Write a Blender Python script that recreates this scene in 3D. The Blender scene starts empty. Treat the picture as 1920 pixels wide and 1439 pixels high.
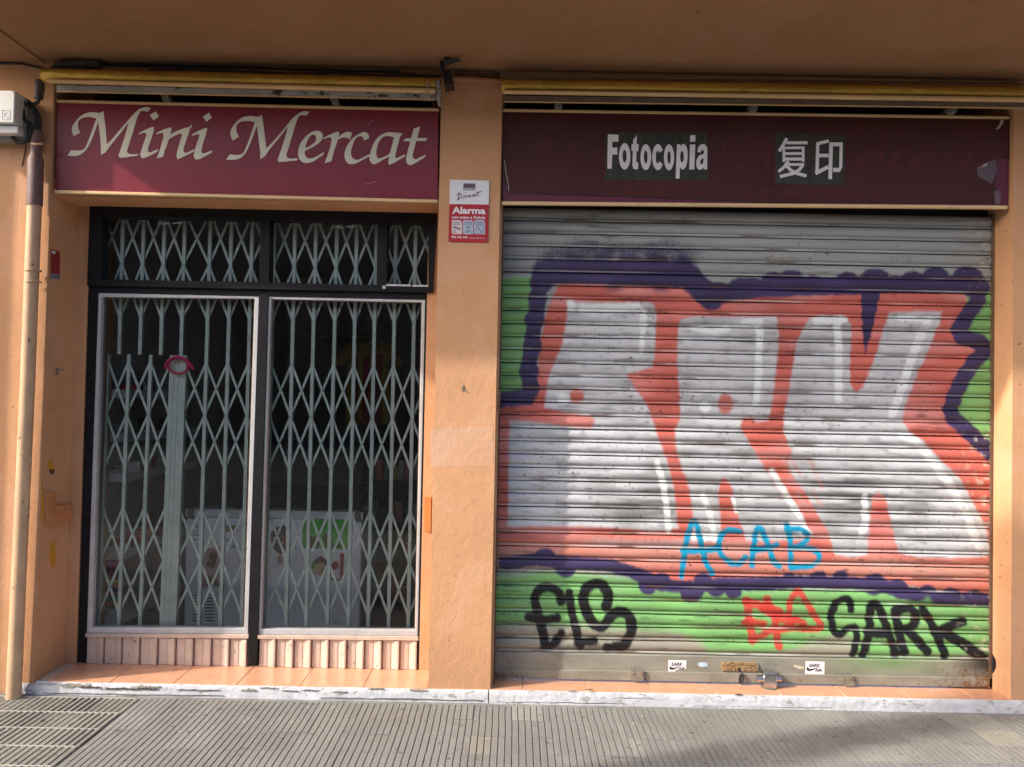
import bpy, math, random
import numpy as np
from mathutils import Vector, Matrix
from mathutils.geometry import tessellate_polygon
random.seed(7); rng = np.random.default_rng(7)
SC = bpy.context.scene
COL = SC.collection
R = math.radians

# ------------------------------------------------------------------ camera
F_PX = 1500.0; PITCH = R(1.3); ROLL = 0.0195
CAM = Vector((0, -4.4, 1.64))
_f = Vector((0, math.cos(PITCH), math.sin(PITCH))); _u0 = Vector((0, -math.sin(PITCH), math.cos(PITCH))); _r0 = Vector((1, 0, 0))
_r = _r0 * math.cos(ROLL) + _u0 * math.sin(ROLL); _u = _u0 * math.cos(ROLL) - _r0 * math.sin(ROLL)
cam = bpy.data.cameras.new('camera'); cam.sensor_width = 36; cam.lens = 36 * F_PX / 1920; cam.clip_start = .05; cam.clip_end = 400
co = bpy.data.objects.new('camera', cam); COL.objects.link(co)
co.matrix_world = Matrix(((_r.x, _u.x, -_f.x, CAM.x), (_r.y, _u.y, -_f.y, CAM.y), (_r.z, _u.z, -_f.z, CAM.z), (0, 0, 0, 1)))
SC.camera = co

# ------------------------------------------------------------------ sky, sun, exposure
SUN_AZ = R(69); SUN_EL = R(32)           # azimuth measured from the facade's normal towards the left
w = bpy.data.worlds.new("World"); SC.world = w; w.use_nodes = True
sky = w.node_tree.nodes.new('ShaderNodeTexSky'); sky.sky_type = 'NISHITA'; sky.sun_disc = False
sky.air_density = .75; sky.dust_density = 4.0; sky.ozone_density = .4; sky.sun_elevation = SUN_EL; sky.sun_rotation = R(180) + SUN_AZ
w.node_tree.links.new(sky.outputs[0], w.node_tree.nodes['Background'].inputs[0])
w.node_tree.nodes['Background'].inputs[1].default_value = 0.15
sun = bpy.data.lights.new('sun', 'SUN'); sun.energy = 2.3; sun.angle = R(1.1); sun.color = (1, .93, .82)
so = bpy.data.objects.new('sun', sun); COL.objects.link(so)
SUN_TO = Vector((-math.sin(SUN_AZ) * math.cos(SUN_EL), -math.cos(SUN_AZ) * math.cos(SUN_EL), math.sin(SUN_EL)))
so.rotation_euler = SUN_TO.to_track_quat('Z', 'Y').to_euler()
SC.view_settings.view_transform = 'Standard'; SC.view_settings.look = 'None'; SC.view_settings.gamma = 1
SC.view_settings.exposure = 1.30
SC.cycles.max_bounces = 8; SC.cycles.transparent_max_bounces = 16; SC.cycles.caustics_reflective = False; SC.cycles.caustics_refractive = False

# ------------------------------------------------------------------ tracing helpers: a photo pixel -> a point of a real plane
def ray(px, py): return _f * F_PX + _r * (px - 960) + _u * (719.5 - py)
def P(px, py, Y):
    d = ray(px, py); return CAM + d * ((Y - CAM.y) / d.y)
def PZ(px, py, Z):
    d = ray(px, py); return CAM + d * ((Z - CAM.z) / d.z)
def PPL(px, py, p0, n):
    d = ray(px, py); return CAM + d * ((p0 - CAM).dot(n) / d.dot(n))
def XA(px, py, Y): return P(px, py, Y).x
def ZA(px, py, Y): return P(px, py, Y).z

# ------------------------------------------------------------------ object helpers
BASE = {}
class MB:
    def __init__(s): s.v = []; s.f = []
    def add(s, vs, fs):
        n = len(s.v); s.v += [tuple(v) for v in vs]; s.f += [tuple(i + n for i in f) for f in fs]; return s
    def box(s, x0, x1, y0, y1, z0, z1):
        vs = [(x, y, z) for z in (z0, z1) for y in (y0, y1) for x in (x0, x1)]
        return s.add(vs, [(0, 2, 3, 1), (4, 5, 7, 6), (0, 1, 5, 4), (2, 6, 7, 3), (0, 4, 6, 2), (1, 3, 7, 5)])
    def obox(s, c, ax, ay, az):            # oriented box, half axes
        c = Vector(c); vs = [c + Vector(ax) * i + Vector(ay) * j + Vector(az) * k for k in (-1, 1) for j in (-1, 1) for i in (-1, 1)]
        return s.add(vs, [(0, 2, 3, 1), (4, 5, 7, 6), (0, 1, 5, 4), (2, 6, 7, 3), (0, 4, 6, 2), (1, 3, 7, 5)])
    def slab(s, pts, vec, holes=()):       # planar polygon extruded along vec
        loops = [[Vector(p) for p in pts]] + [[Vector(p) for p in h] for h in holes]
        flat = [p for l in loops for p in l]; n = len(flat); vec = Vector(vec)
        tris = tessellate_polygon(loops)
        fs = [tuple(t) for t in tris] + [tuple(i + n for i in reversed(t)) for t in tris]
        o = 0
        for l in loops:
            k = len(l)
            for i in range(k):
                a, b = o + i, o + (i + 1) % k
                fs.append((a, b, b + n, a + n))
            o += k
        return s.add(flat + [p + vec for p in flat], fs)
    def pslab(s, px, Y0, Y1, holes=()):    # traced outline on the plane Y0, real thickness to Y1
        return s.slab([P(x, y, Y0) for x, y in px], (0, Y1 - Y0, 0), [[P(x, y, Y0) for x, y in h] for h in holes])
    def prism(s, foot, z0, z1): return s.slab([(x, y, z0) for x, y in foot], (0, 0, z1 - z0))
    def tube(s, pts, rad, seg=12, caps=True):
        pts = [Vector(p) for p in pts]; m = len(pts); rr = rad if isinstance(rad, (list, tuple)) else [rad] * m
        vs = []; fs = []; up = None
        for i, p in enumerate(pts):
            t = (pts[min(i + 1, m - 1)] - pts[max(i - 1, 0)]).normalized()
            if up is None: up = Vector((0, 0, 1)) if abs(t.z) < .9 else Vector((0, 1, 0))
            a = t.cross(up).normalized(); up = a.cross(t).normalized()
            for k in range(seg):
                q = 2 * math.pi * k / seg; vs.append(p + (a * math.cos(q) + up * math.sin(q)) * rr[i])
        for i in range(m - 1):
            for k in range(seg):
                k2 = (k + 1) % seg; fs.append((i * seg + k, i * seg + k2, (i + 1) * seg + k2, (i + 1) * seg + k))
        if caps: fs += [tuple(range(seg))[::-1], tuple(range((m - 1) * seg, m * seg))]
        return s.add(vs, fs)
    def ball(s, c, rx, ry, rz, nu=14, nv=9):
        vs = [(c[0], c[1], c[2] - rz)]
        for j in range(1, nv):
            t = math.pi * j / nv - math.pi / 2
            for i in range(nu):
                q = 2 * math.pi * i / nu; vs.append((c[0] + rx * math.cos(t) * math.cos(q), c[1] + ry * math.cos(t) * math.sin(q), c[2] + rz * math.sin(t)))
        vs.append((c[0], c[1], c[2] + rz)); fs = []
        for i in range(nu): fs.append((0, 1 + (i + 1) % nu, 1 + i))
        for j in range(nv - 2):
            for i in range(nu):
                a = 1 + j * nu; fs.append((a + i, a + (i + 1) % nu, a + nu + (i + 1) % nu, a + nu + i))
        a = 1 + (nv - 2) * nu
        for i in range(nu): fs.append((a + i, a + (i + 1) % nu, len(vs) - 1))
        return s.add(vs, fs)

def link(name, mb, m, parent=None, smooth=False, bevel=0, label=None):
    base = BASE[parent.name] if parent else Vector((0, 0, 0))
    me = bpy.data.meshes.new(name)
    me.from_pydata([tuple(Vector(v) - base) for v in mb.v], [], mb.f)
    import bmesh
    b = bmesh.new(); b.from_mesh(me); bmesh.ops.recalc_face_normals(b, faces=b.faces); b.to_mesh(me); b.free()
    if m: me.materials.append(m)
    o = bpy.data.objects.new(name, me); COL.objects.link(o)
    if parent: o.parent = parent
    BASE[o.name] = base
    if smooth:
        me.polygons.foreach_set('use_smooth', [True] * len(me.polygons))
        me.set_sharp_from_angle(angle=R(40))
    if bevel:
        bv = o.modifiers.new('bevel', 'BEVEL'); bv.width = bevel; bv.segments = 2; bv.limit_method = 'ANGLE'; bv.angle_limit = R(40)
    if label: o['label'] = label
    return o
def thing(name, label, cat, base, group=None):
    o = bpy.data.objects.new(name, None); o.empty_display_size = .1; COL.objects.link(o); o.location = base; BASE[o.name] = Vector(base)
    o['label'] = label; o['category'] = cat
    if group: o['group'] = group
    return o
def tag(o, label, cat, group=None):
    o['label'] = label; o['category'] = cat
    if group: o['group'] = group
    return o
def struct(o): o['kind'] = 'structure'; return o

# ------------------------------------------------------------------ materials
def new_mat(name):
    m = bpy.data.materials.new(name); m.use_nodes = True; nt = m.node_tree
    return m, nt, nt.nodes['Principled BSDF']
def N(nt, t, **kw):
    n = nt.nodes.new(t)
    for k, v in kw.items():
        if k in n.inputs: n.inputs[k].default_value = v
        else: setattr(n, k, v)
    return n
def noise(nt, scale, detail=4, rough=.6, vec=None, stretch=None):
    g = nt.nodes.new('ShaderNodeNewGeometry'); n = N(nt, 'ShaderNodeTexNoise', Scale=scale, Detail=detail, Roughness=rough)
    src = g.outputs['Position']
    if stretch:
        mp = nt.nodes.new('ShaderNodeMapping'); mp.inputs['Scale'].default_value = stretch; nt.links.new(src, mp.inputs[0]); src = mp.outputs[0]
    nt.links.new(src, n.inputs['Vector']); return n.outputs['Fac']
def ramp(nt, fac, stops):
    r = nt.nodes.new('ShaderNodeValToRGB'); e = r.color_ramp.elements
    while len(e) < len(stops): e.new(.5)
    for i, (p, c) in enumerate(stops):
        e[i].position = p; e[i].color = (*c, 1) if len(c) == 3 else c
    nt.links.new(fac, r.inputs[0]); return r.outputs[0]
def mix(nt, fac, a, b, blend='MIX'):
    m = nt.nodes.new('ShaderNodeMix'); m.data_type = 'RGBA'; m.blend_type = blend
    for sock, v in ((m.inputs[0], fac), (m.inputs[6], a), (m.inputs[7], b)):
        if hasattr(v, 'is_output'): nt.links.new(v, sock)
        elif sock.type == 'VALUE': sock.default_value = v
        else: sock.default_value = (*v, 1)
    return m.outputs[2]
def bump(nt, bs, h, strength=.3, dist=.004):
    b = nt.nodes.new('ShaderNodeBump'); b.inputs['Strength'].default_value = strength; b.inputs['Distance'].default_value = dist
    nt.links.new(h, b.inputs['Height']); nt.links.new(b.outputs[0], bs.inputs['Normal'])
def mul(c, k): return tuple(x * k for x in c)
def M(name, col, rough=.6, var=.18, scale=6, bumps=0, bscale=120, metal=0, spec=.4, specks=None, speck_t=.72, speck_scale=40, stretch=None, dist=.003):
    m, nt, bs = new_mat(name)
    n = noise(nt, scale, 5, .65, stretch=stretch)
    c = ramp(nt, n, [(.28, mul(col, 1 - var)), (.72, mul(col, 1 + var))])
    if specks:
        k = ramp(nt, noise(nt, speck_scale, 3, .6, stretch=stretch), [(speck_t, (0, 0, 0)), (speck_t + .05, (1, 1, 1))])
        c = mix(nt, k, c, specks)
    nt.links.new(c, bs.inputs['Base Color'])
    bs.inputs['Roughness'].default_value = rough; bs.inputs['Metallic'].default_value = metal; bs.inputs['Specular IOR Level'].default_value = spec
    if bumps: bump(nt, bs, noise(nt, bscale, 6, .7), bumps, dist)
    return m

def plaster(name, col, bumps=.5):
    m, nt, bs = new_mat(name)
    big = noise(nt, 1.6, 4, .6); med = noise(nt, 11, 6, .7)
    c = ramp(nt, big, [(.3, mul(col, .9)), (.7, mul(col, 1.06))])
    c = mix(nt, ramp(nt, med, [(.35, (.8, .78, .75)), (.6, (1, 1, 1))]), mul(col, .8), c)
    # grime blots and pock marks
    g = ramp(nt, noise(nt, 34, 4, .6), [(.70, (0, 0, 0)), (.76, (1, 1, 1))])
    c = mix(nt, g, c, mul(col, .6))
    p = ramp(nt, noise(nt, 75, 2, .5), [(.74, (0, 0, 0)), (.77, (1, 1, 1))])
    c = mix(nt, p, c, (.10, .06, .04))
    pk = ramp(nt, noise(nt, 26, 2, .45), [(.735, (0, 0, 0)), (.755, (1, 1, 1))])
    c = mix(nt, pk, c, mul(col, .42))
    pt = ramp(nt, noise(nt, 3.1, 2, .4), [(.56, (0, 0, 0)), (.585, (.55, .55, .55))])
    c = mix(nt, pt, c, (col[0] * 1.02, col[1] * 1.06, col[2] * 1.22))
    # rising damp and splash dirt close to the ground, drip streaks below the top
    pos = nt.nodes.new('ShaderNodeNewGeometry'); sp = nt.nodes.new('ShaderNodeSeparateXYZ'); nt.links.new(pos.outputs['Position'], sp.inputs[0])
    mr = N(nt, 'ShaderNodeMapRange'); mr.inputs[1].default_value = .08; mr.inputs[2].default_value = .4; mr.inputs[3].default_value = .5; mr.inputs[4].default_value = 0
    nt.links.new(sp.outputs['Z'], mr.inputs[0])
    mm = nt.nodes.new('ShaderNodeMath'); mm.operation = 'MULTIPLY'; nt.links.new(mr.outputs[0], mm.inputs[0]); nt.links.new(noise(nt, 14, 5, .7), mm.inputs[1])
    c = mix(nt, mm.outputs[0], c, mul(col, .55))
    st = ramp(nt, noise(nt, 5, 5, .6, stretch=(6, 6, .35)), [(.6, (0, 0, 0)), (.8, (.3, .3, .3))])
    c = mix(nt, st, c, mul(col, .6))
    nt.links.new(c, bs.inputs['Base Color']); bs.inputs['Roughness'].default_value = .85; bs.inputs['Specular IOR Level'].default_value = .2
    h1 = noise(nt, 170, 5, .7); h2 = noise(nt, 24, 4, .6)
    a = nt.nodes.new('ShaderNodeMath'); a.operation = 'MULTIPLY_ADD'; a.inputs[1].default_value = 1.5
    nt.links.new(h2, a.inputs[0]); nt.links.new(h1, a.inputs[2])
    bump(nt, bs, a.outputs[0], bumps, .0065)
    return m

ORANGE = (.61, .338, .18)
m_plaster = plaster('orange_plaster', ORANGE)
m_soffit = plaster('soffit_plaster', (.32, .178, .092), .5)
m_dark = M('recess_shade', (.03, .027, .025), .9)  # near-black walls: shade of the recess put into the base colour
m_wallin = M('shop_wall', (.42, .39, .37), .9)
m_floorin = M('shop_floor', (.30, .22, .17), .5)
m_black = M('black_paint', (.012, .012, .014), .5, .3, 20, .25, 60, spec=.15, specks=(.30, .30, .30), speck_t=.73, speck_scale=55)
m_alu = M('white_aluminium', (.55, .55, .56), .38, .12, 9, .15, 40, metal=.25, specks=(.25, .22, .20), speck_t=.68, speck_scale=30)
m_pinktrim = M('tan_sheet', (.56, .44, .365), .5, .14, 12, .2, 50, specks=(.22, .16, .13), speck_t=.66, speck_scale=22)
m_gate = M('grey_green_steel', (.56, .625, .565), .42, .16, 14, .15, 80, specks=(.16, .15, .12), speck_t=.72, speck_scale=60)
m_rivet = M('rivet', (.14, .15, .14), .4, metal=.5)
m_gold = M('gold_canvas', (.58, .38, .065), .24, .4, 8, .8, 18, metal=.6, spec=.6, stretch=(.35, 4, 4), dist=.015)
m_cream = M('cream_lacquer', (.68, .48, .25), .4, .12, 5, .1, 60, specks=(.2, .12, .06), speck_t=.72, speck_scale=30)
m_greybar = M('grey_profile', (.40, .40, .40), .5, .25, 6, .2, 40, specks=(.05, .045, .04), speck_t=.60, speck_scale=14, stretch=(1, 3, 3))
m_maroon = M('maroon_acrylic', (.205, .027, .043), .25, .08, 2.5, .05, 6, spec=.22)
m_maroon2 = M('aged_maroon_film', (.074, .025, .0235), .32, .14, 3, .08, 5, spec=.12)
m_maroon3 = M('bare_maroon_strip', (.12, .012, .03), .3, .1, 4)
m_purple = M('pale_purple_tear', (.13, .085, .105), .4, .15, 10)
m_ghost = M('ghost_stain', (.098, .0255, .0245), .34, .1, 4, spec=.12)
m_letter = M('ivory_vinyl', (.66, .65, .53), .4, .05, 12)
m_white = M('white_vinyl', (.76, .74, .76), .45, .04, 15)
m_patch = M('grey_film', (.050, .053, .045), .4, .3, 6, stretch=(4, 1, .6), spec=.12)
m_pipe = M('tan_pipe_paint', (.52, .345, .21), .5, .2, 10, .35, 60, specks=(.16, .10, .06), speck_t=.66, speck_scale=26, stretch=(1, 1, .5))
m_rustpipe = M('brown_pipe', (.15, .088, .082), .6, .22, 16, .4, 90)
m_boxgrey = M('grey_polyester', (.56, .57, .57), .5, .06, 8)
m_boxshade = M('grey_polyester_shaded', (.26, .27, .26), .6, .1, 8)  # darker copy of the box grey, shade of its side in the colour
m_cable = M('black_rubber', (.02, .021, .023), .55, .3, 30)
m_tile = M('terracotta_tile', (.60, .315, .19), .28, .16, 14, .05, 30, spec=.5)
m_grout = M('pale_grout', (.5, .40, .30), .9)
m_chrome = M('chrome', (.62, .62, .64), .18, .05, 10, metal=1)
m_steel = M('worn_steel', (.20, .19, .155), .5, .25, 40, .4, 90, specks=(.14, .08, .04), speck_t=.62, speck_scale=70)
m_rusty = M('rusty_lock', (.33, .22, .11), .6, .3, 60, .6, 140, specks=(.12, .06, .03), speck_t=.55, speck_scale=90)
m_ink = M('black_ink', (.012, .012, .018), .5)
m_red = M('red_print', (.42, .018, .025), .35, .06, 10)
m_darkred = M('dark_red_print', (.16, .03, .03), .4)
m_signwhite = M('sign_white', (.76, .78, .82), .32, .03, 10)
m_paleblue = M('pale_blue_print', (.42, .50, .62), .4)
m_palepink = M('pale_pink_print', (.68, .56, .54), .4)
m_greyink = M('grey_ink', (.18, .20, .26), .5)
m_pinkcable = M('magenta_plastic', (.62, .035, .14), .3, .1, 20)
m_wood = M('varnished_wood', (.52, .20, .06), .45, .2, 10, .2, 60, stretch=(4, 4, 1), specks=(.12, .04, .015), speck_t=.68, speck_scale=20)
m_kerb = M('white_kerb_paint', (.56, .575, .61), .75, .2, 9, .6, 45, specks=(.34, .33, .31), speck_t=.60, speck_scale=19, stretch=(1, 1, 2.2), dist=.006)
m_yellow = M('yellow_smear', (.55, .27, .02), .7, .2, 30)
m_freezer = M('white_enamel', (.82, .84, .88), .3, .04, 6)
m_lidframe = M('freezer_lid_frame', (.60, .63, .66), .35, .06, 6)
m_green = M('green_print', (.09, .46, .07), .35, .2, 9)
m_choc = M('chocolate_print', (.035, .016, .012), .5, .4, 40)
m_nut = M('nut_print', (.33, .18, .11), .5, .3, 60)
m_scoop = M('cream_print', (.60, .46, .28), .5, .2, 20)
m_pinkp = M('pink_print', (.55, .34, .34), .5)
m_raspberry = M('raspberry_print', (.45, .05, .06), .5)
m_stickp = M('stick_print', (.62, .30, .19), .5)
m_shelf = M('shelf_enamel', (.66, .68, .70), .4, .08, 8)
def cmat(name, c, r=.4): return M(name, c, r, .2, 25)
m_clothy = cmat('yellow_cloth', (.17, .13, .02), .9); m_clothr = cmat('red_cloth', (.14, .016, .018), .9)  # both colours darkened to carry the deep shade inside the shop
m_glass, nt, bs = new_mat('window_glass'); nt.nodes.remove(bs)
tr = N(nt, 'ShaderNodeBsdfTransparent'); tr.inputs[0].default_value = (.98, .99, .985, 1)
gl = N(nt, 'ShaderNodeBsdfGlossy'); gl.inputs['Roughness'].default_value = .01
fr = N(nt, 'ShaderNodeFresnel', IOR=1.38); mx = N(nt, 'ShaderNodeMixShader')
nt.links.new(fr.outputs[0], mx.inputs[0]); nt.links.new(tr.outputs[0], mx.inputs[1]); nt.links.new(gl.outputs[0], mx.inputs[2])
nt.links.new(mx.outputs[0], nt.nodes['Material Output'].inputs[0])

# ------------------------------------------------------------------ drawing helpers
def Zm(pts, ox, oy, s): return [(ox + x * s, oy + y * s) for x, y in pts]
def smooth_loop(pts, k=2):
    for _ in range(k):
        out = []
        n = len(pts)
        for i in range(n):
            p0, p1, p2, p3 = pts[i - 1], pts[i], pts[(i + 1) % n], pts[(i + 2) % n]
            out.append(p1)
            # keep sharp corners, round gentle ones
            def ang(a, b, c):
                v = (b[0] - a[0], b[1] - a[1]); u = (c[0] - b[0], c[1] - b[1])
                return abs(math.atan2(v[0] * u[1] - v[1] * u[0], v[0] * u[0] + v[1] * u[1]))
            if ang(p0, p1, p2) < .75 and ang(p1, p2, p3) < .75:
                out.append(tuple((9 * (p1[j] + p2[j]) - p0[j] - p3[j]) / 16 for j in (0, 1)))
        pts = out
    return pts
def ell(cx, cy, rx, ry, n=28, a0=0, a1=360):
    full = abs(a1 - a0) >= 360; m = n if full else n + 1
    return [(cx + rx * math.cos(R(a0 + (a1 - a0) * i / n)), cy + ry * math.sin(R(a0 + (a1 - a0) * i / n))) for i in range(m)]
def ribbon(pts, wd):
    L = []; Rr = []; n = len(pts)
    for i in range(n):
        a = pts[max(i - 1, 0)]; b = pts[min(i + 1, n - 1)]
        d = (b[0] - a[0], b[1] - a[1]); l = math.hypot(*d) or 1; nx, ny = -d[1] / l, d[0] / l
        h = (wd[i] if isinstance(wd, (list, tuple)) else wd) / 2
        L.append((pts[i][0] + nx * h, pts[i][1] + ny * h)); Rr.append((pts[i][0] - nx * h, pts[i][1] - ny * h))
    return L + Rr[::-1]
def strokes(mb, lst, T, Y0, Y1):
    for k, (pts, wd) in enumerate(lst):
        mb.pslab(Zm(ribbon(pts, wd), *T), Y0 - k * .00012, Y1)
    return mb
def text_mesh(body, box, Y, th, bold=0, shear=0, rot=0):
    """lettering fitted into a traced box (x0,y0,x1,y1) on plane Y, th proud"""
    cu = bpy.data.curves.new('tmp', 'FONT'); cu.body = body; cu.offset = bold; cu.shear = shear; cu.extrude = 0; cu.resolution_u = 3
    o = bpy.data.objects.new('tmp', cu); COL.objects.link(o)
    dg = bpy.context.evaluated_depsgraph_get(); me = bpy.data.meshes.new_from_object(o.evaluated_get(dg))
    vs = [v.co.copy() for v in me.vertices]; fs = [tuple(p.vertices) for p in me.polygons]
    bpy.data.objects.remove(o); bpy.data.curves.remove(cu); bpy.data.meshes.remove(me)
    x0 = min(v.x for v in vs); x1 = max(v.x for v in vs); y0 = min(v.y for v in vs); y1 = max(v.y for v in vs)
    out = []
    for v in vs:
        a = (v.x - x0) / (x1 - x0); b = (v.y - y0) / (y1 - y0)
        px = box[0] + a * (box[2] - box[0]); py = box[3] + b * (box[1] - box[3]) + (px - box[0]) * (.0195 + rot)
        out.append(P(px, py, Y - th))
    mb = MB(); n = len(out)
    mb.add(out, fs); return mb

# ================================================================== BUILDING
Y_DOOR = .28; Y_SH = .16; STEP = .07; SOF = 3.47
xl = XA(82, 740, 0); xj = XA(143, 500, Y_DOOR); xf = XA(166, 500, Y_DOOR)
xpl = XA(815, 740, 0); xpr = XA(930, 740, 0); xrl = XA(1862, 600, Y_SH); xrr = XA(1899, 600, 0)
bld = thing('shop_building', 'orange rendered building front with two shop bays under a deep overhang', 'building', (0, .3, 0))
link('pillar', MB().prism([(-6, 0), (xl, 0), (xj, Y_DOOR), (xf, Y_DOOR), (xf, .6), (-6, .6)], -.05, SOF), m_plaster, bld, label='orange wall behind the downpipe')
link('shade_pier', MB().prism([(-6, -.26), (-3.44, -.26), (-3.44, -.001), (-6, -.001)], -.05, 6), m_plaster, bld)  # unseen pier, added to cast the shade band beside the downpipe
link('pillar', MB().prism([(xpl, 0), (xpr, 0), (xpr + .015, .10), (xpr + .015, .6), (XA(800, 740, Y_DOOR) - .01, .6), (XA(800, 740, Y_DOOR) - .01, Y_DOOR), (xpl + .002, Y_DOOR)], -.05, SOF), m_plaster, bld, label='orange pillar carrying the alarm notice')
link('pillar', MB().prism([(xrl, Y_SH), (xrr, 0), (6, 0), (6, .6), (xrl, .6)], -.05, SOF), m_plaster, bld, label='orange pillar beside the black spray mark')
ztop = ZA(480, 393, .262)
link('lintel', MB().box(xj - .2, xpl + .2, .045, .5, ztop, ztop + .10), m_plaster, bld)
zsh = ZA(1400, 392, Y_SH)
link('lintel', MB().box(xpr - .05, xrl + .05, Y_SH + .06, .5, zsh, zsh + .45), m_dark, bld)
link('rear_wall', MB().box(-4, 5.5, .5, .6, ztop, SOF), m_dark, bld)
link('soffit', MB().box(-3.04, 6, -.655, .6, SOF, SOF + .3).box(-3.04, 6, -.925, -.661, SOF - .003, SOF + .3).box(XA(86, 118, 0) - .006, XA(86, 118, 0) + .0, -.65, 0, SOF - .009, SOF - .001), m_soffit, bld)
link('upper_wall', MB().box(-3.04, 6, -.925, .6, SOF + .302, 8).box(-6, -3.042, .3, .6, SOF - .1, 8), m_plaster, bld)
# raised plinth: rough white painted front, terracotta tiles on top
def rough_strip(x0, x1, z0, z1, y, nx, nz, amp):
    mb = MB(); vs = []; fs = []
    hx = rng.normal(size=nx + 1).cumsum(); hx = (hx - np.linspace(hx[0], hx[-1], nx + 1)); hx /= abs(hx).max() + 1e-6
    for j in range(nz + 1):
        for i in range(nx + 1):
            t = j / nz; a = amp * (rng.random() - .5)
            zz = z0 + (z1 - z0) * t + (a * .6 if 0 < j < nz else (hx[i] * .006 if j == 0 else hx[i] * .0025))
            vs.append((x0 + (x1 - x0) * i / nx, y + a + (.004 if j == nz else 0) + hx[i] * .001, zz))
    for j in range(nz):
        for i in range(nx):
            a = j * (nx + 1) + i; fs.append((a, a + 1, a + nx + 2, a + nx + 1))
    n = len(vs)
    for i in range(nx + 1): vs.append((x0 + (x1 - x0) * i / nx, y + .05, z1))
    for i in range(nx): fs.append((nz * (nx + 1) + i, nz * (nx + 1) + i + 1, n + i + 1, n + i))
    return mb.add(vs, fs)
xk = XA(916, 1300, 0)
link('plinth', rough_strip(XA(68, 1290, 0), xk - .003, -.03, STEP - .003, -.013, 300, 7, .0022), m_kerb, bld, smooth=True)
link('plinth', rough_strip(xk + .003, 5, -.03, STEP - .002, -.017, 420, 7, .0028), m_kerb, bld, smooth=True)
link('plinth', rough_strip(XA(38, 1290, 0), XA(67, 1290, 0), -.03, .055, -.006, 14, 5, .004), m_kerb, bld, smooth=True)
# chips broken out of the plinth
m_crack = M('broken_mortar', (.075, .065, .055), .95, .3, 60); m_mort = M('bare_mortar', (.30, .27, .22), .95, .3, 40, .6, 70)
def jag(px0, px1, yc, amp, n, lo, hi, seed):
    rr = random.Random(seed); top = []; bot = []
    for i in range(n + 1):
        x = px0 + (px1 - px0) * i / n; y = yc(x) + rr.uniform(-amp, amp); h = rr.uniform(lo, hi) * math.sin(math.pi * min(max(i / n, .04), .96)) ** .4
        top.append((x, y - h)); bot.append((x + rr.uniform(-1, 1), y + h * .5))
    return top + bot[::-1]
ky = lambda x: 1286 + (x - 70) * .0155
for k, (a_, b_, lo, hi, mm, dy) in enumerate(((112, 168, 1.0, 4.5, m_mort, -1), (148, 190, .8, 3.0, m_crack, 2.5), (198, 268, .8, 2.8, m_crack, 4), (262, 296, .7, 2.4, m_crack, 4), (252, 300, .6, 3.2, m_mort, -.5), (330, 412, .2, .9, m_crack, 4), (452, 480, 1.0, 4, m_mort, 3), (528, 560, .3, .9, m_crack, 3), (564, 596, .2, .8, m_crack, 1), (622, 650, .5, 2.2, m_mort, 3), (768, 800, .8, 4.5, m_mort, -2), (70, 130, .5, 2.6, M('grey_scuff', (.36, .36, .37), .9), -3), (600, 905, .1, .7, m_crack, 15), (80, 420, .1, .6, m_crack, 14), (930, 1180, .15, .9, m_crack, 17), (1300, 1560, .1, .7, m_crack, 19), (1062, 1080, .4, 2.2, m_mort, -6), (1378, 1392, .4, 1.8, m_crack, -3), (1700, 1712, .3, 1.4, m_mort, 4), (486, 520, .3, 1.6, m_mort, -2), (690, 720, .3, 1.5, m_mort, -4), (1098, 1112, .4, 1.5, m_crack, -8), (1150, 1225, .15, .5, m_crack, 6))):
    link('plinth_chip', MB().pslab(jag(a_, b_, lambda x: ky(x) + dy, .8, 16, lo, hi, k), -.0185, -.012), mm, bld)
mt = MB(); mg = MB()
def tiles(x0, x1, y1, first, pitch):
    mg.box(x0, x1, .004, y1, .02, STEP - .003)
    x = first
    while x < x1:
        a = max(x + .002, x0); b = min(x + pitch - .002, x1)
        if b > a: mt.box(a, b, -.004, y1, .03, STEP + random.uniform(-.0005, .0008))
        x += pitch
tiles(xl + .005, xpl - .003, .40, XA(207, 1277, 0) - .345, .345)
link('doorstep_grout', mg, m_grout, bld); link('doorstep_tile', mt, m_tile, bld, bevel=.002); mt = MB(); mg = MB()
tiles(xpr + .003, xrr - .003, .30, XA(981, 1288, 0) - .352, .352)
link('doorstep_grout', mg, m_grout, bld); link('doorstep_tile', mt, m_tile, bld, bevel=.002)
# inside of the shop
link('shop_room', MB().box(-3.4, -2.55, .6, 4.6, .0, 3.2).box(xpr - .1, xpr + .1, .6, 4.6, 0, 3.2).box(-3.4, xpr, 4.6, 4.7, 0, 3.2).box(-3.4, xpr, .6, 4.6, 3.0, 3.2), m_wallin, bld)
link('shop_floor', MB().box(-3.4, xpr, .30, 4.6, -.05, .068), m_floorin, bld)
# smears and spray on the plaster
RV0 = Vector((xl, 0, 1)); RVn = Vector((Y_DOOR, -(xj - xl), 0)).normalized()
def on_reveal(mb, px, th=.001): return mb.slab([PPL(x, y, RV0 + RVn * th, RVn) for x, y in px], RVn * -th)
for px in ([(90, 866), (96, 862), (101, 870), (102, 882), (97, 890), (91, 880)], [(94, 1022), (101, 1014), (105, 1036), (104, 1058), (98, 1070), (94, 1050)], [(78, 905), (82, 912), (82, 960), (77, 985)]): link('paint_smear', on_reveal(MB(), px), m_yellow, bld, label='yellow paint smear on the reveal')
link('paint_smear', on_reveal(MB(), [(92, 882), (103, 880), (102, 888), (95, 890)]), m_crack, bld)
link('paint_patch', MB().pslab([(808, 803), (925, 800), (924, 873), (807, 876)], -.0007, .001), plaster('pale_patch', (.61, .365, .225)), bld, label='paler repainted patch on the pillar')
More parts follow.
